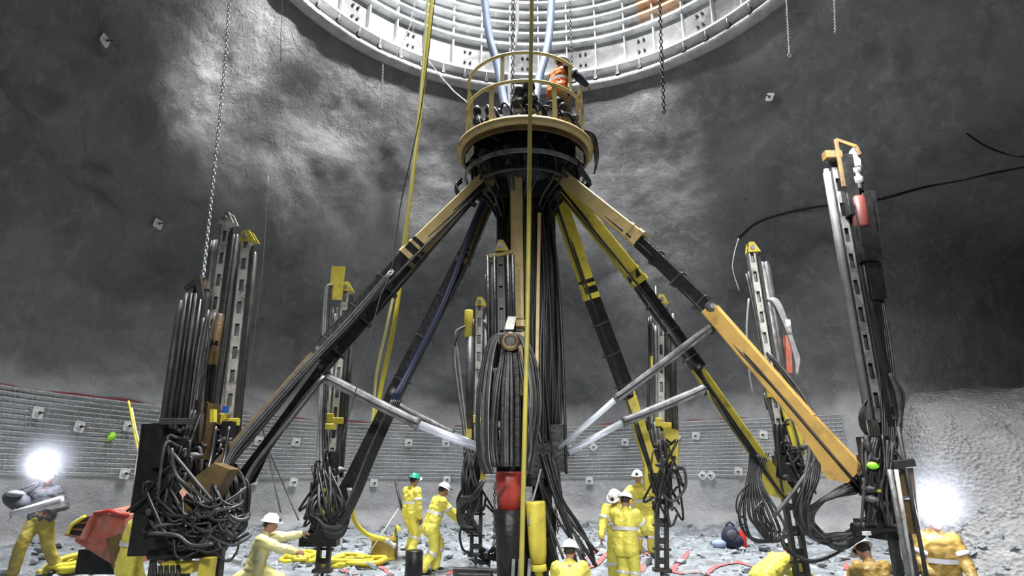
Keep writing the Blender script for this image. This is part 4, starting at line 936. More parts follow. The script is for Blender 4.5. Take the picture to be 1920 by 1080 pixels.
cp=[hit(*q,.06) for q in ((1385,447),(1420,418),(1480,398),(1545,386),(1600,384),(1660,372),(1730,352),(1800,338),(1860,325),(1925,312))]
rope('wall_cable','dark cable running along the right rock wall behind the tallest mast','cable',cp,.035,'black_oily',sub=8)
cp=[hit(*q,.06) for q in ((1812,250),(1850,275),(1900,292),(1930,292))]
rope('wall_cable','short dark cable on the rock at the far right','cable',cp,.02,'black_oily')
# ---- things on the floor
def fz(x,y): return floor_z(x,y)
rope('yellow_hose','upright pair of yellow hoses leaning left behind the left drill, left one','hose',[P(241,752,9.2),P(254,820,9.1),P(268,870,9.0),P(284,905,8.9),P(298,935,8.8)],.016,'yellow_hose')
rope('yellow_hose','upright pair of yellow hoses leaning left behind the left drill, right one','hose',[P(247,765,9.2),P(258,820,9.1),P(274,872,9.0),P(292,905,8.9),P(304,935,8.8)],.013,'pale_yellow_hose')
def fp(x,y,up=.05): p=floor_pt(x,y); return p+V((0,0,up))
def coil(label,c,rx,ry,n,r,seed,mt='yellow_hose',tail=()):
    rr=random.Random(seed); pts=[]; c=V(c)
    for i in range(n*10):
        a=2*PI*i/10; q=rr.uniform(.55,1.2)
        x=c.x+rx*q*math.cos(a)+rr.uniform(-.03,.03); y=c.y+ry*q*math.sin(a); pts.append(V((x,y,fz(x,y)+.05+.055*(i//10)*.6)))
    pts+=list(tail)
    return rope('hose_coil',label,'hose coil',pts,r,mt,None,sub=3,seg=7)
c=fp(148,1064); coil('yellow hose coil on the floor beside the red skip at far left',c,.42,.5,4,.045,3,tail=[fp(110,1076),fp(95,1079),fp(70,1079)])
c=fp(660,1062); coil('large tangle of yellow hose on the floor between left far mast and stump',c,.62,.42,4,.042,5,tail=[fp(716,1050),fp(735,1030,.15),fp(742,1012,.3),P(748,992,12.6)])
c=fp(560,1052); coil('yellow hose loops on the floor behind the reaching worker',c,.38,.35,3,.042,9)
# red skip
sk=thing('red_skip','tilted faded red steel skip with dark slots, lying beside the left drill','skip',tuple(P(175,1060,10.2)))
def qx(x,y,Y): return P(x,y,Y)
Fa=[qx(182,960,10.0),qx(235,968,10.0),qx(226,1068,10.0),qx(140,1015,10.0)]
back=V((.15,.95,.08))
m=MB(); pts=Fa+[p+back for p in Fa]; m.hull(pts+[qx(150,975,10.2)]); m.build('shell','faded_red',sk)
m=MB(); rim=[qx(178,962,9.93),qx(205,958,9.93),qx(240,968,9.93)]; m.tube(rim,.035,8); m.build('rim','red_paint',sk)
m=MB(); g=[qx(150,973,10.05),qx(181,963,9.95),qx(158,1012,9.9),qx(122,1004,10.0)]; m.plate(g,.06); end=m.build('end_frame','faded_red',sk)
for k in range(3):
    f0,f1=.1+k*.3,.3+k*.3
    a=g[0].lerp(g[3],f0).lerp(g[1].lerp(g[2],f0),.2); b=g[0].lerp(g[3],f0).lerp(g[1].lerp(g[2],f0),.8); c_=g[0].lerp(g[3],f1).lerp(g[1].lerp(g[2],f1),.8); d=g[0].lerp(g[3],f1).lerp(g[1].lerp(g[2],f1),.2)
    m=MB(); n_=(b-a).cross(d-a).normalized(); n_=n_ if n_.y<0 else -n_
    m.plate([x+n_*.04 for x in (a,b,c_,d)],.02,n_); m.build('slot','black_oily',end)
m=MB(); m.tube(catmull([qx(128,1002,9.95),qx(135,985,9.95),qx(160,968,9.95)],4),.03,6); m.build('yellow_edge','yellow_hose',sk)
m=MB(); m.plate([qx(200,1010,9.92),qx(228,1000,9.92),qx(228,1070,9.92),qx(212,1066,9.92)],.04,(0,-1,0)); m.build('worn_panel','brown_grease_shade',sk)
m=MB(); m.box(qx(185,1055,10.3)+V((0,.3,0)),.8,.5,.35); m.build('base','black_oily',sk)
rope('white_tube','short white plastic tube lying on the floor under the left hoses','tube',[P(428,1046,9.3),P(452,1055,9.3)],.045,'white_paint')
# stump
st=P(776,1062,12.3); g=fz(st.x,12.3)
m=MB(); m.lathe((st.x,12.3,g-.3),(0,0,1),[(0,.17),(.72,.16),(.74,.14)],16); m.build('pipe_stump','black_oily',None,'short black pipe stump standing on the floor before the two left workers','pipe')
# drill steels
for lab,a,b in (('thin drill steel leaning on the wall left of the reaching worker, left one',P(492,800,17),P(526,960,14)),('thin drill steel leaning on the wall left of the reaching worker, right one',P(506,850,17),P(560,975,14)),('drill steel standing up behind the green helmet worker',P(741,900,14.6),P(756,965,14.3)),('dark steel bar leaning on the debris left of the red cylinder',P(946,985,12.0),P(938,1045,12.2))):
    m=MB(); m.cyl(a,b,.03 if 'green' in lab else .018,n=8); m.build('drill_steel','dark_steel',None,lab,'drill steel','loose drill steels')
m=MB(); m.cyl(P(760,935,14.6),P(690,1040,13.6),.014,n=6); m.build('drill_steel','galvanised',None,'pale thin rod slanting behind the green helmet worker','drill steel','loose drill steels')
# timber box
bx=P(722,1015,14.2); g=fz(bx.x,14.2)
cr=thing('timber_crate','small brown and yellow wooden crate on the floor behind the yellow hose end','crate',(bx.x,14.2,g))
m=MB(); m.box((bx.x,14.2,g+.24),.5,.4,.46); m.build('box','timber',cr)
for q in (.44,.06):
    m=MB(); m.box((bx.x,13.97,g+q),.54,.03,.05); m.build('rail','yellow_paint',cr)
m=MB(); m.lathe(P(722,1012,12.8),P(738,1022,12.9)-P(722,1012,12.8),[(0,.05),(.06,.05),(.07,.035),(.2,.035),(.21,.05),(.26,.05)],10); m.build('hose_coupling','galvanised',None,'steel coupling at the floor end of the thick yellow hose','coupling')
# debris at the column foot
m=MB(); rr=random.Random(2)
for k in range(26):
    c=P(930+rr.uniform(-28,25),1050+rr.uniform(-20,14),11.9)
    m.hull([c+V((rr.uniform(-1,1),rr.uniform(-1,1),rr.uniform(-1,1))).normalized()*rr.uniform(.05,.12) for _ in range(8)])
m.build('scrap_heap','black_oily',None,'heap of black oily scrap on the floor left of the column foot','scrap',kind='stuff')
for x0,x1,y,lab in ((850,925,1072,'dark steel skid lying on the floor below the pale left centre mast'),):
    m=MB(); m.beam(P(x0,y,11.6),P(x1,y+3,11.6),.12,.14); m.beam(P(x0+10,y+8,11.4),P(x1-5,y+10,11.4),.1,.1); m.build('steel_skid','dark_steel',None,lab,'skid')
# backpack and red cylinder
bp_=fp(1372,1028,0)
b=thing('backpack','dark blue bag lying on the rock floor left of the right mast','bag',tuple(bp_))
m=MB(); m.sphere(bp_+V((0,0,.24)),.26,sc=(.85,.6,1.0)); m.sphere(bp_+V((.08,-.1,.16)),.18,sc=(1,.6,.8)); m.build('body','navy_cloth',b)
m=MB(); m.sphere(bp_+V((-.02,-.16,.3)),.12,sc=(1,.4,1)); m.build('pocket','grey_cloth',b)
m=MB(); m.tube(catmull([bp_+V((-.1,0,.48)),bp_+V((0,-.02,.56)),bp_+V((.1,0,.48))],4),.02,6); m.build('strap','navy_cloth',b)
m=MB(); m.sphere(bp_+V((-.3,-.05,.1)),.16,sc=(1.1,.7,.6)); m.build('rag','vent_blue',b)
e=thing('fire_extinguisher','red extinguisher standing beside the dark blue bag','extinguisher',tuple(bp_+V((.28,0,0))))
m=MB(); m.lathe(bp_+V((.28,0,-.02)),(0,0,1),[(0,.07),(.02,.08),(.36,.08),(.42,.05),(.44,.03),(.48,.03)],14); m.build('cylinder','red_bright',e)
m=MB(); m.beam(bp_+V((.22,0,.5)),bp_+V((.34,-.05,.52)),.04,.03); m.build('handle','black_oily',e)
m=MB(); m.tube(catmull([bp_+V((.28,0,.46)),bp_+V((.4,-.03,.4)),bp_+V((.38,-.04,.2))],4),.012,6); m.build('discharge_hose','black_oily',e)
# lime flag on the wall mesh
q=hit(210,820,.14)
m=MB(); d0=hit(200,826,.14); d1=hit(214,812,.14); s=(d1-d0).normalized(); u=V((0,0,1)); k=(q-d0)
m.tube([d0,d0.lerp(q,.6)+V((0,0,.02)),q,q.lerp(d1,.5)+V((0,0,.04)),d1],[.02,.07,.08,.07,.015],6); m.build('marker_flag','lime_bright',None,'lime green marker flag on the mesh left of the yellow hose pair','flag')
m=MB(); ring=P(212,905,9.0)
# orange marker and warm patch on floor
# ================================================================== the workers
def rotz(a): return Matrix.Rotation(a,3,'Z')
def capsule(m,a,b,r0,r1,n=12):
    a=V(a);b=V(b); d=b-a
    if d.length<1e-5: m.sphere(a,r0,n,8); return
    L=d.length; prof=[]
    for k in range(5): t=k/4*PI/2; prof.append((-r0*math.cos(t),r0*math.sin(t)))
    for k in range(5): t=k/4*PI/2; prof.append((L+r1*math.sin(t),r1*math.cos(t)))
    ax=d.normalized(); sx,u=frame(ax); vs=[];fs=[]
    for dd,r in prof:
        r=max(r,.0008)
        for k in range(n): t=2*PI*k/n; vs.append(a+ax*dd+sx*(r*math.cos(t))+u*(r*math.sin(t)))
    for i in range(len(prof)-1):
        for k in range(n): l=(k+1)%n; fs.append([i*n+k,i*n+l,(i+1)*n+l,(i+1)*n+k])
    fs.append(list(range(n))[::-1]); fs.append([(len(prof)-1)*n+k for k in range(n)])
    m.add(vs,fs,0,True)
def ellcap(m,c,rx,ry,rz,R=None): m.sphere(c,1,16,12,sc=(rx,ry,rz),R=R)
def fused(m,name,mt,parent,vox,sm=6,wr=0,wrs=.12,label=None,kind=None):
    "weld overlapping closed volumes into one continuous skin"
    me=bpy.data.meshes.new(name); me.from_pydata([v for v in m.v],[],m.f); me.update()
    o=bpy.data.objects.new('tmp',me); COL.objects.link(o)
    r=o.modifiers.new('r','REMESH'); r.mode='VOXEL'; r.voxel_size=vox; r.use_smooth_shade=True
    s=o.modifiers.new('s','SMOOTH'); s.iterations=sm; s.factor=.5
    dg=bpy.context.evaluated_depsgraph_get(); dg.update()
    n=bpy.data.meshes.new_from_object(o.evaluated_get(dg)); n.name=name
    bpy.data.objects.remove(o); bpy.data.meshes.remove(me)
    if wr:
        k0=random.uniform(0,50)
        nv=[v.normal.copy() for v in n.vertices]
        for v,nn in zip(n.vertices,nv):
            q=v.co
            v.co=q+nn*(noise.noise(V((q.x/wrs+k0,q.y/wrs,q.z/wrs*1.5)))*wr+noise.noise(V((q.x/wrs*2+k0,q.y/wrs*2,q.z/wrs*4)))*wr*.7)
    n.materials.clear(); n.materials.append(MATS[mt])
    ob=bpy.data.objects.new(name,n); COL.objects.link(ob); ob.parent=parent; WM[ob.name]=WM[parent.name]
    for p in n.polygons: p.use_smooth=True
    return setp(ob,label,None,None,kind)
def ik(a,b,l1,l2,hint):
    a=V(a);b=V(b); d=b-a; L=d.length
    if L>l1+l2-.005: b=a+d.normalized()*(l1+l2-.005); d=b-a; L=d.length
    if L<abs(l1-l2)+.02: L=abs(l1-l2)+.02
    x=(l1*l1-l2*l2+L*L)/(2*L); h=math.sqrt(max(0,l1*l1-x*x)); t=d.normalized(); hh=V(hint); hh=(hh-t*hh.dot(t))
    if hh.length<1e-4: hh=V((0,0,1))
    return a+t*x+hh.normalized()*h, b
def hand(m,w,fd,pn,side,curl=.5,s=1):
    "five separate bent fingers from a palm: w wrist, fd towards the knuckles, pn palm facing direction"
    w=V(w); fd=V(fd).normalized(); pn=V(pn); pn=(pn-fd*pn.dot(fd)).normalized(); sx=fd.cross(pn)*side
    R=Matrix((sx,fd,pn)).transposed()
    ellcap(m,w+fd*.05*s,.040*s,.052*s,.016*s,R)
    for i,(x,L) in enumerate(((-.030,.075),(-.011,.085),(.009,.078),(.028,.062))):
        p=w+fd*.085*s+sx*x*s; d=fd.copy(); r=.0095*s
        for j,f in enumerate((.45,.32,.23)):
            ang=curl*(.5+.35*j)+.04*i; d=(d*math.cos(ang)+pn*math.sin(ang)).normalized(); q=p+d*L*f*s; capsule(m,p,q,r,r*.93,8); p=q; r*=.93
    p=w+fd*.025*s-sx*.033*s; d=(fd*.6-sx*.75+pn*.35).normalized(); q=p+d*.04*s; capsule(m,p,q,.012*s,.011*s,8); d2=(fd*.85-sx*.25+pn*.45).normalized(); capsule(m,q,q+d2*.045*s,.0105*s,.009*s,8)
def worker(label,loc,yaw,hip=(0,0,.92),lean=(0,0.03,1),look=(0,1,-.1),lh=(-.25,.1,.85),rh=(.25,.1,.85),lf=(-.12,0,.0),rf=(.12,0.05,.0),shdir=None,
           suit='yellow_suit',pants=None,hel='helmet_white',S=1.0,lamp=0,glove='skin',bands=True,muffs=False,vest=None,hem=.16,kn=(0,1,0.05),kl=None,kr=None,el=(-.5,-.6,-.4),er=(.5,-.6,-.4),curl=.6,hood=False,name='worker',big=None,handr=None,lampw=60,sleeve=None):
    pants=pants or suit
    t=thing(name,label,'person',loc,'workers on the rock floor' if loc[2]<5 else None,yaw)
    Z=lambda v: V(v)*S
    hip=V(hip); up=V(lean).normalized()
    fw=V((0,1,0)); 
    if shdir is not None: fw=V(shdir)
    rt=fw.cross(up); rt.normalize(); 
    if rt.x<0 and shdir is None: rt=-rt
    fwd=up.cross(rt).normalized()
    neck=hip+up*.50; sl=neck-rt*.185-up*.045; sr=neck+rt*.185-up*.045
    hl=hip-rt*.09+V((0,0,-.02)); hr=hip+rt*.09+V((0,0,-.02))
    look=V(look).normalized()
    hc=neck+(up*.6+V((0,0,.4))).normalized()*.17+look*.045
    al=V(lf)+V((0,0,.09)); ar=V(rf)+V((0,0,.09))
    kL,al=ik(hl,al,.43,.43,kl or kn); kR,ar=ik(hr,ar,.43,.43,kr or kn)
    eL,wl=ik(sl,lh,.29,.26,el); eR,wr_=ik(sr,rh,.29,.26,er)
    hs=look.cross(V((0,0,1))).normalized(); hu=hs.cross(look).normalized(); HR=Matrix((hs,look,hu)).transposed()
    H=lambda x,y,z: hc+hs*x+look*y+hu*z
    # --- body: one continuous skin
    m=MB()
    ellcap(m,hc,.076,.096,.112,HR); ellcap(m,H(0,.025,-.06),.055,.065,.06,HR); ellcap(m,H(0,.10,-.02),.014,.024,.028,HR)
    ellcap(m,H(0,.088,-.062),.028,.012,.010,HR)
    for s in (-1,1): ellcap(m,H(s*.08,-.005,-.01),.012,.022,.032,HR)
    capsule(m,neck-up*.03,hc-hu*.05-look*.02,.058,.055)
    capsule(m,neck-up*.06,hip+up*.12,.10,.10); capsule(m,neck-up*.1-rt*.1,neck-up*.1+rt*.1,.085,.085); capsule(m,hip-rt*.06,hip+rt*.06,.115,.115)
    for a,e,w,fdv,sd in ((sl,eL,wl,None,-1),(sr,eR,wr_,handr,1)):
        capsule(m,a,e,.052,.042); capsule(m,e,w,.042,.028)
        fd=(w-e).normalized() if fdv is None else V(fdv)
        pn=V((-sd*.8,.2,-.5)); 
        if abs(fd.normalized().dot(pn.normalized()))>.9: pn=V((0,1,-.2))
        hand(m,w,fd,pn,sd,curl)
    for a,k,f in ((hl,kL,al),(hr,kR,ar)): capsule(m,a,k,.085,.06); capsule(m,k,f,.058,.04)
    for v in m.v: v*=S
    fused(m,'body','skin',t,.0085,3)
    # eyes
    m=MB()
    for s in (-1,1): m.sphere(H(s*.03,.086,.012)*S,.012*S,8,6)
    m.build_local('eyes','eye_white',t)
    # --- trousers
    m=MB(); capsule(m,hip-rt*.07+up*.10,hip+rt*.07+up*.10,.135,.135); capsule(m,hip-rt*.08,hip+rt*.08,.14,.14)
    for a,k,f in ((hl,kL,al),(hr,kR,ar)): capsule(m,a,k,.125,.098); capsule(m,k,f+(k-f).normalized()*.02,.096,.092)
    for v in m.v: v*=S
    fused(m,'trousers',pants,t,.02,5,.012,.11)
    # --- jacket
    m=MB(); ch=.155
    capsule(m,neck-up*.10-rt*.10,neck-up*.10+rt*.10,.118,.118); capsule(m,neck-up*.16-rt*.07,hip+up*.1-rt*.06,.135,.14); capsule(m,neck-up*.16+rt*.07,hip+up*.1+rt*.06,.135,.14)
    capsule(m,hip+up*.1-rt*.07,hip-up*(hem-.1)-rt*.08,.145,.15);capsule(m,hip+up*.1+rt*.07,hip-up*(hem-.1)+rt*.08,.145,.15)
    capsule(m,neck-up*.03,neck+up*.02,.085,.075)
    if not sleeve:
        for a,e,w in ((sl,eL,wl),(sr,eR,wr_)): capsule(m,a,e,.092,.078); capsule(m,e,e.lerp(w,.93),.078,.062)
    if hood: ellcap(m,neck-fwd*.09+up*.0,.11,.09,.08)
    for v in m.v: v*=S
    fused(m,'jacket',vest or suit,t,.018,5,.014,.10)
    if sleeve:
        m=MB()
        for a,e,w in ((sl,eL,wl),(sr,eR,wr_)): capsule(m,a,e,.085,.075); capsule(m,e,e.lerp(w,.93),.075,.06)
        for v in m.v: v*=S
        fused(m,'sleeves',sleeve,t,.015,4,.01,.1)
    # --- reflective bands
    if bands:
        def bandring(a,b,f,r,nm='reflective_band',w=.05):
            a=V(a)*S;b=V(b)*S; d=(b-a).normalized(); c=a.lerp(b,f); m=MB(); m.lathe(c-d*w/2*S,d,[(0,r*S*.96),(.004,r*S),(w*S,r*S),(w*S+.004,r*S*.96)],18); return m.build_local(nm,'reflective',t)
        for a,e in ((sl,eL),(sr,eR)): bandring(a,e,.62,.095)
        for k,f in ((kL,al),(kR,ar)): bandring(k,f,.22,.108)
        m=MB(); c=(hip.lerp(neck,.42))*S
        d=up; pts=[]
        for k in range(24): a=2*PI*k/24; pts.append(c+rt*(.235*S*math.cos(a))+fwd*(.168*S*math.sin(a)))
        vs=[]; 
        for p in pts: vs+=[p-up*.028*S,p+up*.028*S]
        m.add(vs,[[2*i,(2*i+2)%48,(2*i+3)%48,2*i+1] for i in range(24)],0,True); m.build_local('reflective_band','reflective',t)
    # --- gloves
    if glove!='skin':
        m=MB()
        for e,w,sd in ((eL,wl,-1),(eR,wr_,1)):
            fd=(w-e).normalized(); pn=V((-sd*.8,.2,-.5)); capsule(m,w-fd*.07,w,.045,.036); hand(m,w,fd,pn,sd,curl,1.12)
        for v in m.v: v*=S
        fused(m,'gloves',glove,t,.0085,2)
    # --- boots
    for k,f,nm in ((kL,al,0),(kR,ar,1)):
        tf=fw.copy(); tf.z=0
        if abs((k-f).normalized().z)<.5: dn=(f-k).normalized(); tip=f+V((0,0,-.06))+dn*.03
        m=MB(); tip=f+V((0,0,-.05))+V((0,.15,0)) if (k-f).normalized().z>.5 else f+V((0,0,-.12))+(f-k).normalized()*.04
        capsule(m,f+V((0,-.02,-.045)) if (k-f).normalized().z>.5 else f,tip,.048,.042); capsule(m,f+(k-f).normalized()*.14,f,.056,.05)
        for v in m.v: v*=S
        fused(m,'boot','boot_black',t,.014,3)
    # --- helmet
    m=MB(); prof=[(-.004,.152),(.0,.156),(.006,.15),(.01,.124),(.03,.122),(.06,.112),(.09,.09),(.108,.062),(.118,.03),(.121,.001)]
    vs=[];fs=[]; n=22
    for d,r in prof:
        for k in range(n):
            a=2*PI*k/n; rx=r*.90; ry=r*1.06+(.03*max(0,math.sin(a)) if r>.14 else 0)
            vs.append(H(rx*math.cos(a),ry*math.sin(a),.045+d)*S)
    for i in range(len(prof)-1):
        for k in range(n): l=(k+1)%n; fs.append([i*n+k,i*n+l,(i+1)*n+l,(i+1)*n+k])
    m.add(vs,fs,0,True)
    m.tube([H(0,-.11,.11)*S,H(0,-.05,.160)*S,H(0,.05,.160)*S,H(0,.11,.11)*S],.014*S,6)
    hm=m.build_local('hard_hat',hel,t)
    m=MB(); m.lathe(H(0,.115,.085)*S,look,[(0,.03*S),(.03*S,.034*S)],10); m.build_local('cap_lamp','boot_black',hm)
    if lamp:
        c=H(0,.16,.085)*S; m=MB(); m.sphere(c,lamp,16,12,sc=(1.15,.75,1)); m.build_local('lamp_lens','lamp_lens' if lamp>.05 else 'small_lens',hm,)
        if lamp>.05:
            l=bpy.data.lights.new('cap_light','POINT'); l.energy=lampw; l.shadow_soft_size=.1; l.color=(.85,.9,1)
            lo=bpy.data.objects.new('cap_light',l); COL.objects.link(lo); lo.location=WM[t.name]@(H(0,.27,.16)*S)
    if muffs:
        for s in (-1,1):
            m=MB(); m.lathe(H(s*.075,0,-.005)*S,hs*s,[(0,.04*S),(.03*S,.042*S),(.045*S,.03*S)],12); m.build_local('ear_muff','earmuff',t)
    # hair below the helmet
    m=MB(); ellcap(m,H(0,-.022,.012),.083,.088,.085,HR)
    for v in m.v: v*=S
    m.build_local('hair','dark_hair',t)
    t['_']=0; del t['_']
    return t,dict(hc=hc,wl=wl,wr=wr_,neck=neck)
def _bl(s,name,mt,parent):
    "vertices already in the frame of the thing"
    me=bpy.data.meshes.new(name); me.from_pydata([V(v) for v in s.v],[],s.f); me.materials.append(MATS[mt])
    me.polygons.foreach_set('use_smooth',s.sm); me.update()
    o=bpy.data.objects.new(name,me); COL.objects.link(o); o.parent=parent; WM[o.name]=WM[parent.name]; return o
MB.build_local=_bl
def W(px_,Y,py_=1000,dz=0):
    p=P(px_,py_,Y); return (p.x,Y,floor_z(p.x,Y)+dz)
D=math.radians
# green helmet, upright, seen from his right side, looking right
worker('worker in yellow with the green helmet, standing upright with a red glove hanging down',W(770,14.0,960),D(-42),look=(0,1,-.25),lh=(-.28,.18,.80),rh=(.25,.06,.82),rf=(.1,-.05,0),lf=(-.12,.10,0),hel='helmet_green',glove='glove_red',lamp=.035,S=.99,hem=.10)
# stooping worker reaching to the mast
worker('worker in yellow stooping beside the green helmet worker, hands on the hose bundle',W(812,12.6,960),D(-62),hip=(0,-.02,.90),lean=(0,.32,1),look=(0,1,-.5),lh=(-.16,.62,1.05),rh=(.16,.60,.86),rf=(.1,-.22,0),lf=(-.12,.12,0),hel='helmet_white',S=.97,hem=.2)
# pair at the right far mast
worker('worker in yellow with yellow ear muffs, back turned, nearest by the right far mast',W(1172,10.8,1000),D(-28),hip=(0,0,.91),lean=(0,.12,1),look=(.1,1,-.35),lh=(-.22,.42,1.0),rh=(.24,.45,1.02),suit='yellow_suit',muffs=True,S=.96,hem=.2,rf=(.12,-.06,0))
worker('worker in yellow with bowed white helmet, facing us',W(1158,12.0,960),D(160),hip=(0,-.05,.90),lean=(0,.38,1),look=(.1,1,-.75),lh=(-.26,.42,.80),rh=(.24,.40,.85),suit='yellow_suit',S=1.0,hem=.15)
worker('farthest worker by the right far mast, legs seen below the hoses',W(1204,14.3,960),D(170),hip=(-.05,0,.92),lean=(.18,.1,1),look=(.1,1,-.1),lh=(-.28,.36,1.25),rh=(.30,.38,1.2),suit='yellow_suit',S=1.03,lf=(-.16,0,0),rf=(.14,.05,0))
# foreground helmet
fx=P(1068,1040,9.4)
worker('crouching worker at the bottom edge, only white helmet and yellow shoulders showing',(fx.x,9.4,floor_z(fx.x,9.4)-.02),D(-5),hip=(0,-.1,.28),lean=(0,.22,1),look=(.1,1,-.2),lh=(-.25,.45,.35),rh=(.25,.45,.35),lf=(-.16,.18,0),rf=(.16,.12,0),S=.98,kn=(0,1,.8))
# lunging worker on the left
lx=P(515,1000,10.4)
worker('worker in pale yellow lunging right, hands on the left far mast',(lx.x-.12,10.4,floor_z(lx.x,10.4)-.08),D(-80),hip=(0,-.14,.66),lean=(0,.22,1),look=(0,1,-.15),lh=(-.10,.66,1.16),rh=(.12,.6,.88),lf=(-.12,.42,0),rf=(.16,-.86,.0),suit='pale_yellow_suit',S=1.0,hem=.32,kn=(0,1,.5),kr=(0,.5,1),bands=False)
# worker at the left edge of the left drill
ax_=P(252,1000,9.2)
worker('worker in yellow beside the red skip, half hidden by the left drill, white helmet',(ax_.x,9.2,floor_z(ax_.x,9.2)-.05),D(-75),hip=(0,0,.91),lean=(0,.06,1),look=(0,1,-.1),lh=(-.2,.5,1.0),rh=(.2,.36,.95),S=1.0,hem=.2)
# walking worker with bright lamp, far left
bx_=P(72,1000,11.0)
wt,wi=worker('walking worker at far left with glaring cap lamp, carrying bags and a white tube',(bx_.x,11.0,floor_z(bx_.x,11.0)+.02),D(178),hip=(0,0,.92),lean=(-.06,.06,1),look=(-.1,1,.05),lh=(-.30,.25,1.05),rh=(.30,.22,1.05),lf=(-.26,-.25,.02),rf=(.13,.22,0),suit='grey_cloth',pants='yellow_dull',S=1.0,lamp=.10,hem=.05,bands=False)
base=WM[wt.name]
def Lw(x,y,z): return base@V((x,y,z))
m=MB(); a=Lw(.26,.34,1.02); b=Lw(-.52,.30,1.26); m.cyl(a,b,.05,n=12); m.cyl(a+V((.12,0,.0)),b+V((-.02,0,-.09)),.03,n=8); m.build('white_tube','white_paint',None,'white tube carried under the arm of the walking worker','tube')
m=MB(); c=Lw(.38,.12,1.22); m.sphere(c,.2,14,10,sc=(1.3,.8,.75),R=Matrix.Rotation(.4,3,'Y')); m.tube(catmull([c+V((-.15,0,.1)),Lw(.1,.1,1.5),c+V((.15,0,.1))],4),.02,6); m.build('shoulder_bag','grey_cloth',None,'dark grey bag slung from the walking worker','bag')
m=MB(); m.sphere(Lw(.33,.26,1.33),.11,12,8,sc=(1.4,.7,.5)); m.build('light_bag','pale_hose',None,'small pale bundle on top of the dark grey bag','bag')
# worker behind the leaning right mast
cx_=P(1462,1040,10.9)
worker('kneeling worker in yellow bent double behind the hoses of the leaning right mast',(cx_.x-.05,10.9,floor_z(cx_.x,10.9)-.05),D(-60),hip=(0,-.28,.46),lean=(0,.95,.42),look=(0,1,-.7),lh=(-.15,.62,.3),rh=(.2,.6,.3),lf=(-.14,.05,0),rf=(.14,-.55,0),S=1.0,kn=(0,1,.3),bands=False,hem=.22)
# bent worker between the right masts
dx_=P(1632,1060,8.9)
worker('bent worker in dull yellow under the near right mast, reflective patch on the back',(dx_.x,8.9,floor_z(dx_.x,8.9)-.12),D(10),hip=(0,-.2,.50),lean=(0,.42,.9),look=(0,1,-.9),lh=(-.25,.5,.4),rh=(.25,.5,.4),lf=(-.2,.1,0),rf=(.2,.1,0),S=1.06,suit='amber_suit',kn=(0,1,.6),hem=.2)
# lamp worker on the right
ex_=P(1752,1000,8.0)
worker('worker in amber oilskins at the right with a glaring round cap lamp',(ex_.x,8.0,floor_z(ex_.x,8.0)+.0),D(172),hip=(0,0,.90),lean=(-.03,.03,1),look=(.22,1,.0),lh=(-.22,.3,.9),rh=(.24,.28,.95),suit='amber_suit',S=.97,lamp=.125,lampw=30,hem=.28,hood=True)

# worker on the platform
worker('worker in orange vest and white helmet on the high platform, leaning over the rail',(.86,10.25,7.78),D(-50),hip=(0,0,.94),lean=(.05,.14,1),look=(0,1,-.05),lh=(-.15,.45,1.15),rh=(.34,.45,1.12),suit='tan_cloth',pants='tan_cloth',vest='orange_vest',S=1.02,sleeve='navy_cloth',hem=.1,lamp=0)
# added fog spheres imitating the glare halo round the two cap lamps
m=bpy.data.materials.new('lamp_halo'); m.use_nodes=True; nt=m.node_tree; nt.nodes.clear()
o_=nt.nodes.new('ShaderNodeOutputMaterial'); v_=nt.nodes.new('ShaderNodeVolumePrincipled');  v_.inputs['Color'].default_value=(.9,.92,1,1); v_.inputs['Anisotropy'].default_value=.3
tc=nt.nodes.new('ShaderNodeTexCoord'); vm=nt.nodes.new('ShaderNodeVectorMath'); vm.operation='LENGTH'; nt.links.new(tc.outputs['Object'],vm.inputs[0])
mr=nt.nodes.new('ShaderNodeMapRange'); mr.interpolation_type='SMOOTHSTEP'; mr.inputs[1].default_value=.62; mr.inputs[2].default_value=.0; mr.inputs[3].default_value=0; mr.inputs[4].default_value=.8; nt.links.new(vm.outputs['Value'],mr.inputs[0]); nt.links.new(mr.outputs[0],v_.inputs['Density'])
nt.links.new(v_.outputs[0],o_.inputs['Volume']); MATS['lamp_halo']=m
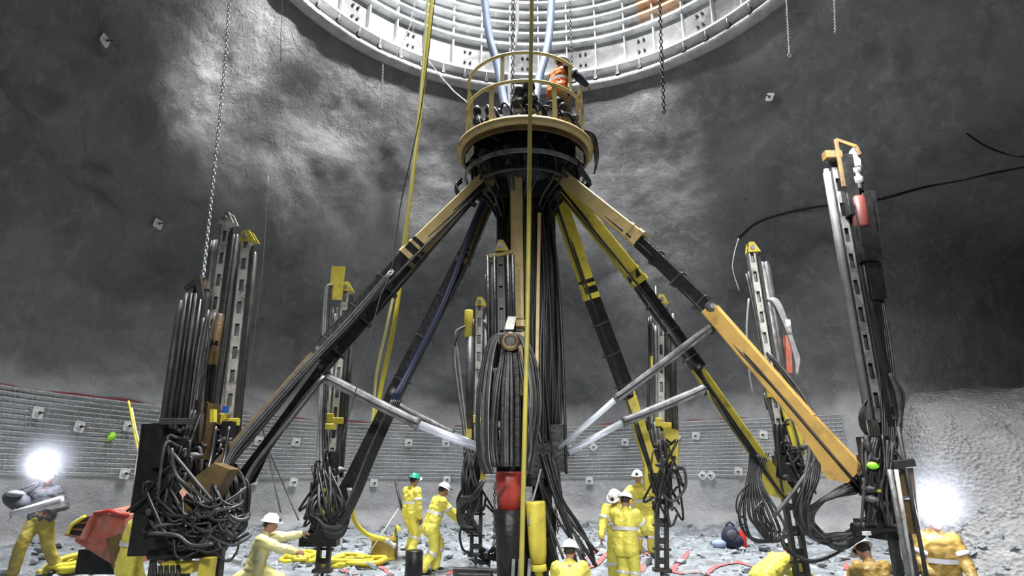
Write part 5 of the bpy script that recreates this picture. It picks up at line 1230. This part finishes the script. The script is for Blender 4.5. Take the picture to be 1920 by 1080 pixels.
for c,r,lab in ((P(95,857,10.75),.62,'added glare halo round the cap lamp of the walking worker'),(P(1742,912,7.7),.62,'added glare halo round the cap lamp at the right')):
    q=MB(); q.sphere(c,r,24,16); q.build('glare_halo','lamp_halo',None,lab,'halo',kind='stuff',origin=tuple(c))
area('shaft_daylight',(CX,CY,30),(CX,CY,0),11,3800,(.98,.99,1),spread=math.radians(62))
spot('lining_fill_far',(CX,CY-4,21),(CX,CY+7.3,20.2),8500,80,.25,.3)  # this and the next two: added spots that brighten the shaft lining
spot('lining_fill_left',(CX+3,CY-1,21),(CX-6,CY+4.5,20.2),16000,80,.25,.3)
spot('lining_fill_right',(CX-3,CY-1,21),(CX+6,CY+4.5,20.2),2600,80,.25,.3)
spot('shaft_flood_left',(CX+5,CY+.5,20.5),hit(500,45),42000,12,1,.25)
spot('shaft_flood_leftlow',(CX+5,CY+.5,20.5),hit(600,250),16000,11,1,.25)
spot('shaft_flood_mid',(CX+5,CY+.5,20.5),hit(690,345),7000,8,1,.25)
spot('shaft_flood_right',(CX-3,CY-4.5,21),hit(1200,370),17000,20,1,.25)
spot('shaft_flood_back',(CX-1,CY-4.5,21),hit(800,370),20000,9,1,.25)
spot('wall_fill_back_left',(HX-1.8,HY+3.0,5.6),hit(650,430),420,44,1,.2,(.95,1,.92))  # added spot in free air, makes the greenish glow on the back wall
spot('dome_fill_right',(HX+1.5,HY-1.7,9.2),hit(1400,130),230,70,1,.2)  # added spot that brightens the right side of the dome
spot('muck_fill',(3.5,6.0,7.0),(9.5,15.5,2.0),2300,60,1,.3)  # added spot, put in to brighten the muck pile
spot('front_fill_left',(-1.8,.5,6.2),(-2.2,15,-.9),2700,58,1,.4)  # added fill spot above the camera, brightens floor and mesh wall
spot('front_fill_right',(1.9,.5,6.2),(2.8,15,-.9),3000,58,1,.4)  # matching added fill spot on the right
w=bpy.data.worlds.new('world'); scn.world=w; w.use_nodes=True
w.node_tree.nodes['Background'].inputs[0].default_value=(.7,.7,.75,1); w.node_tree.nodes['Background'].inputs[1].default_value=.05
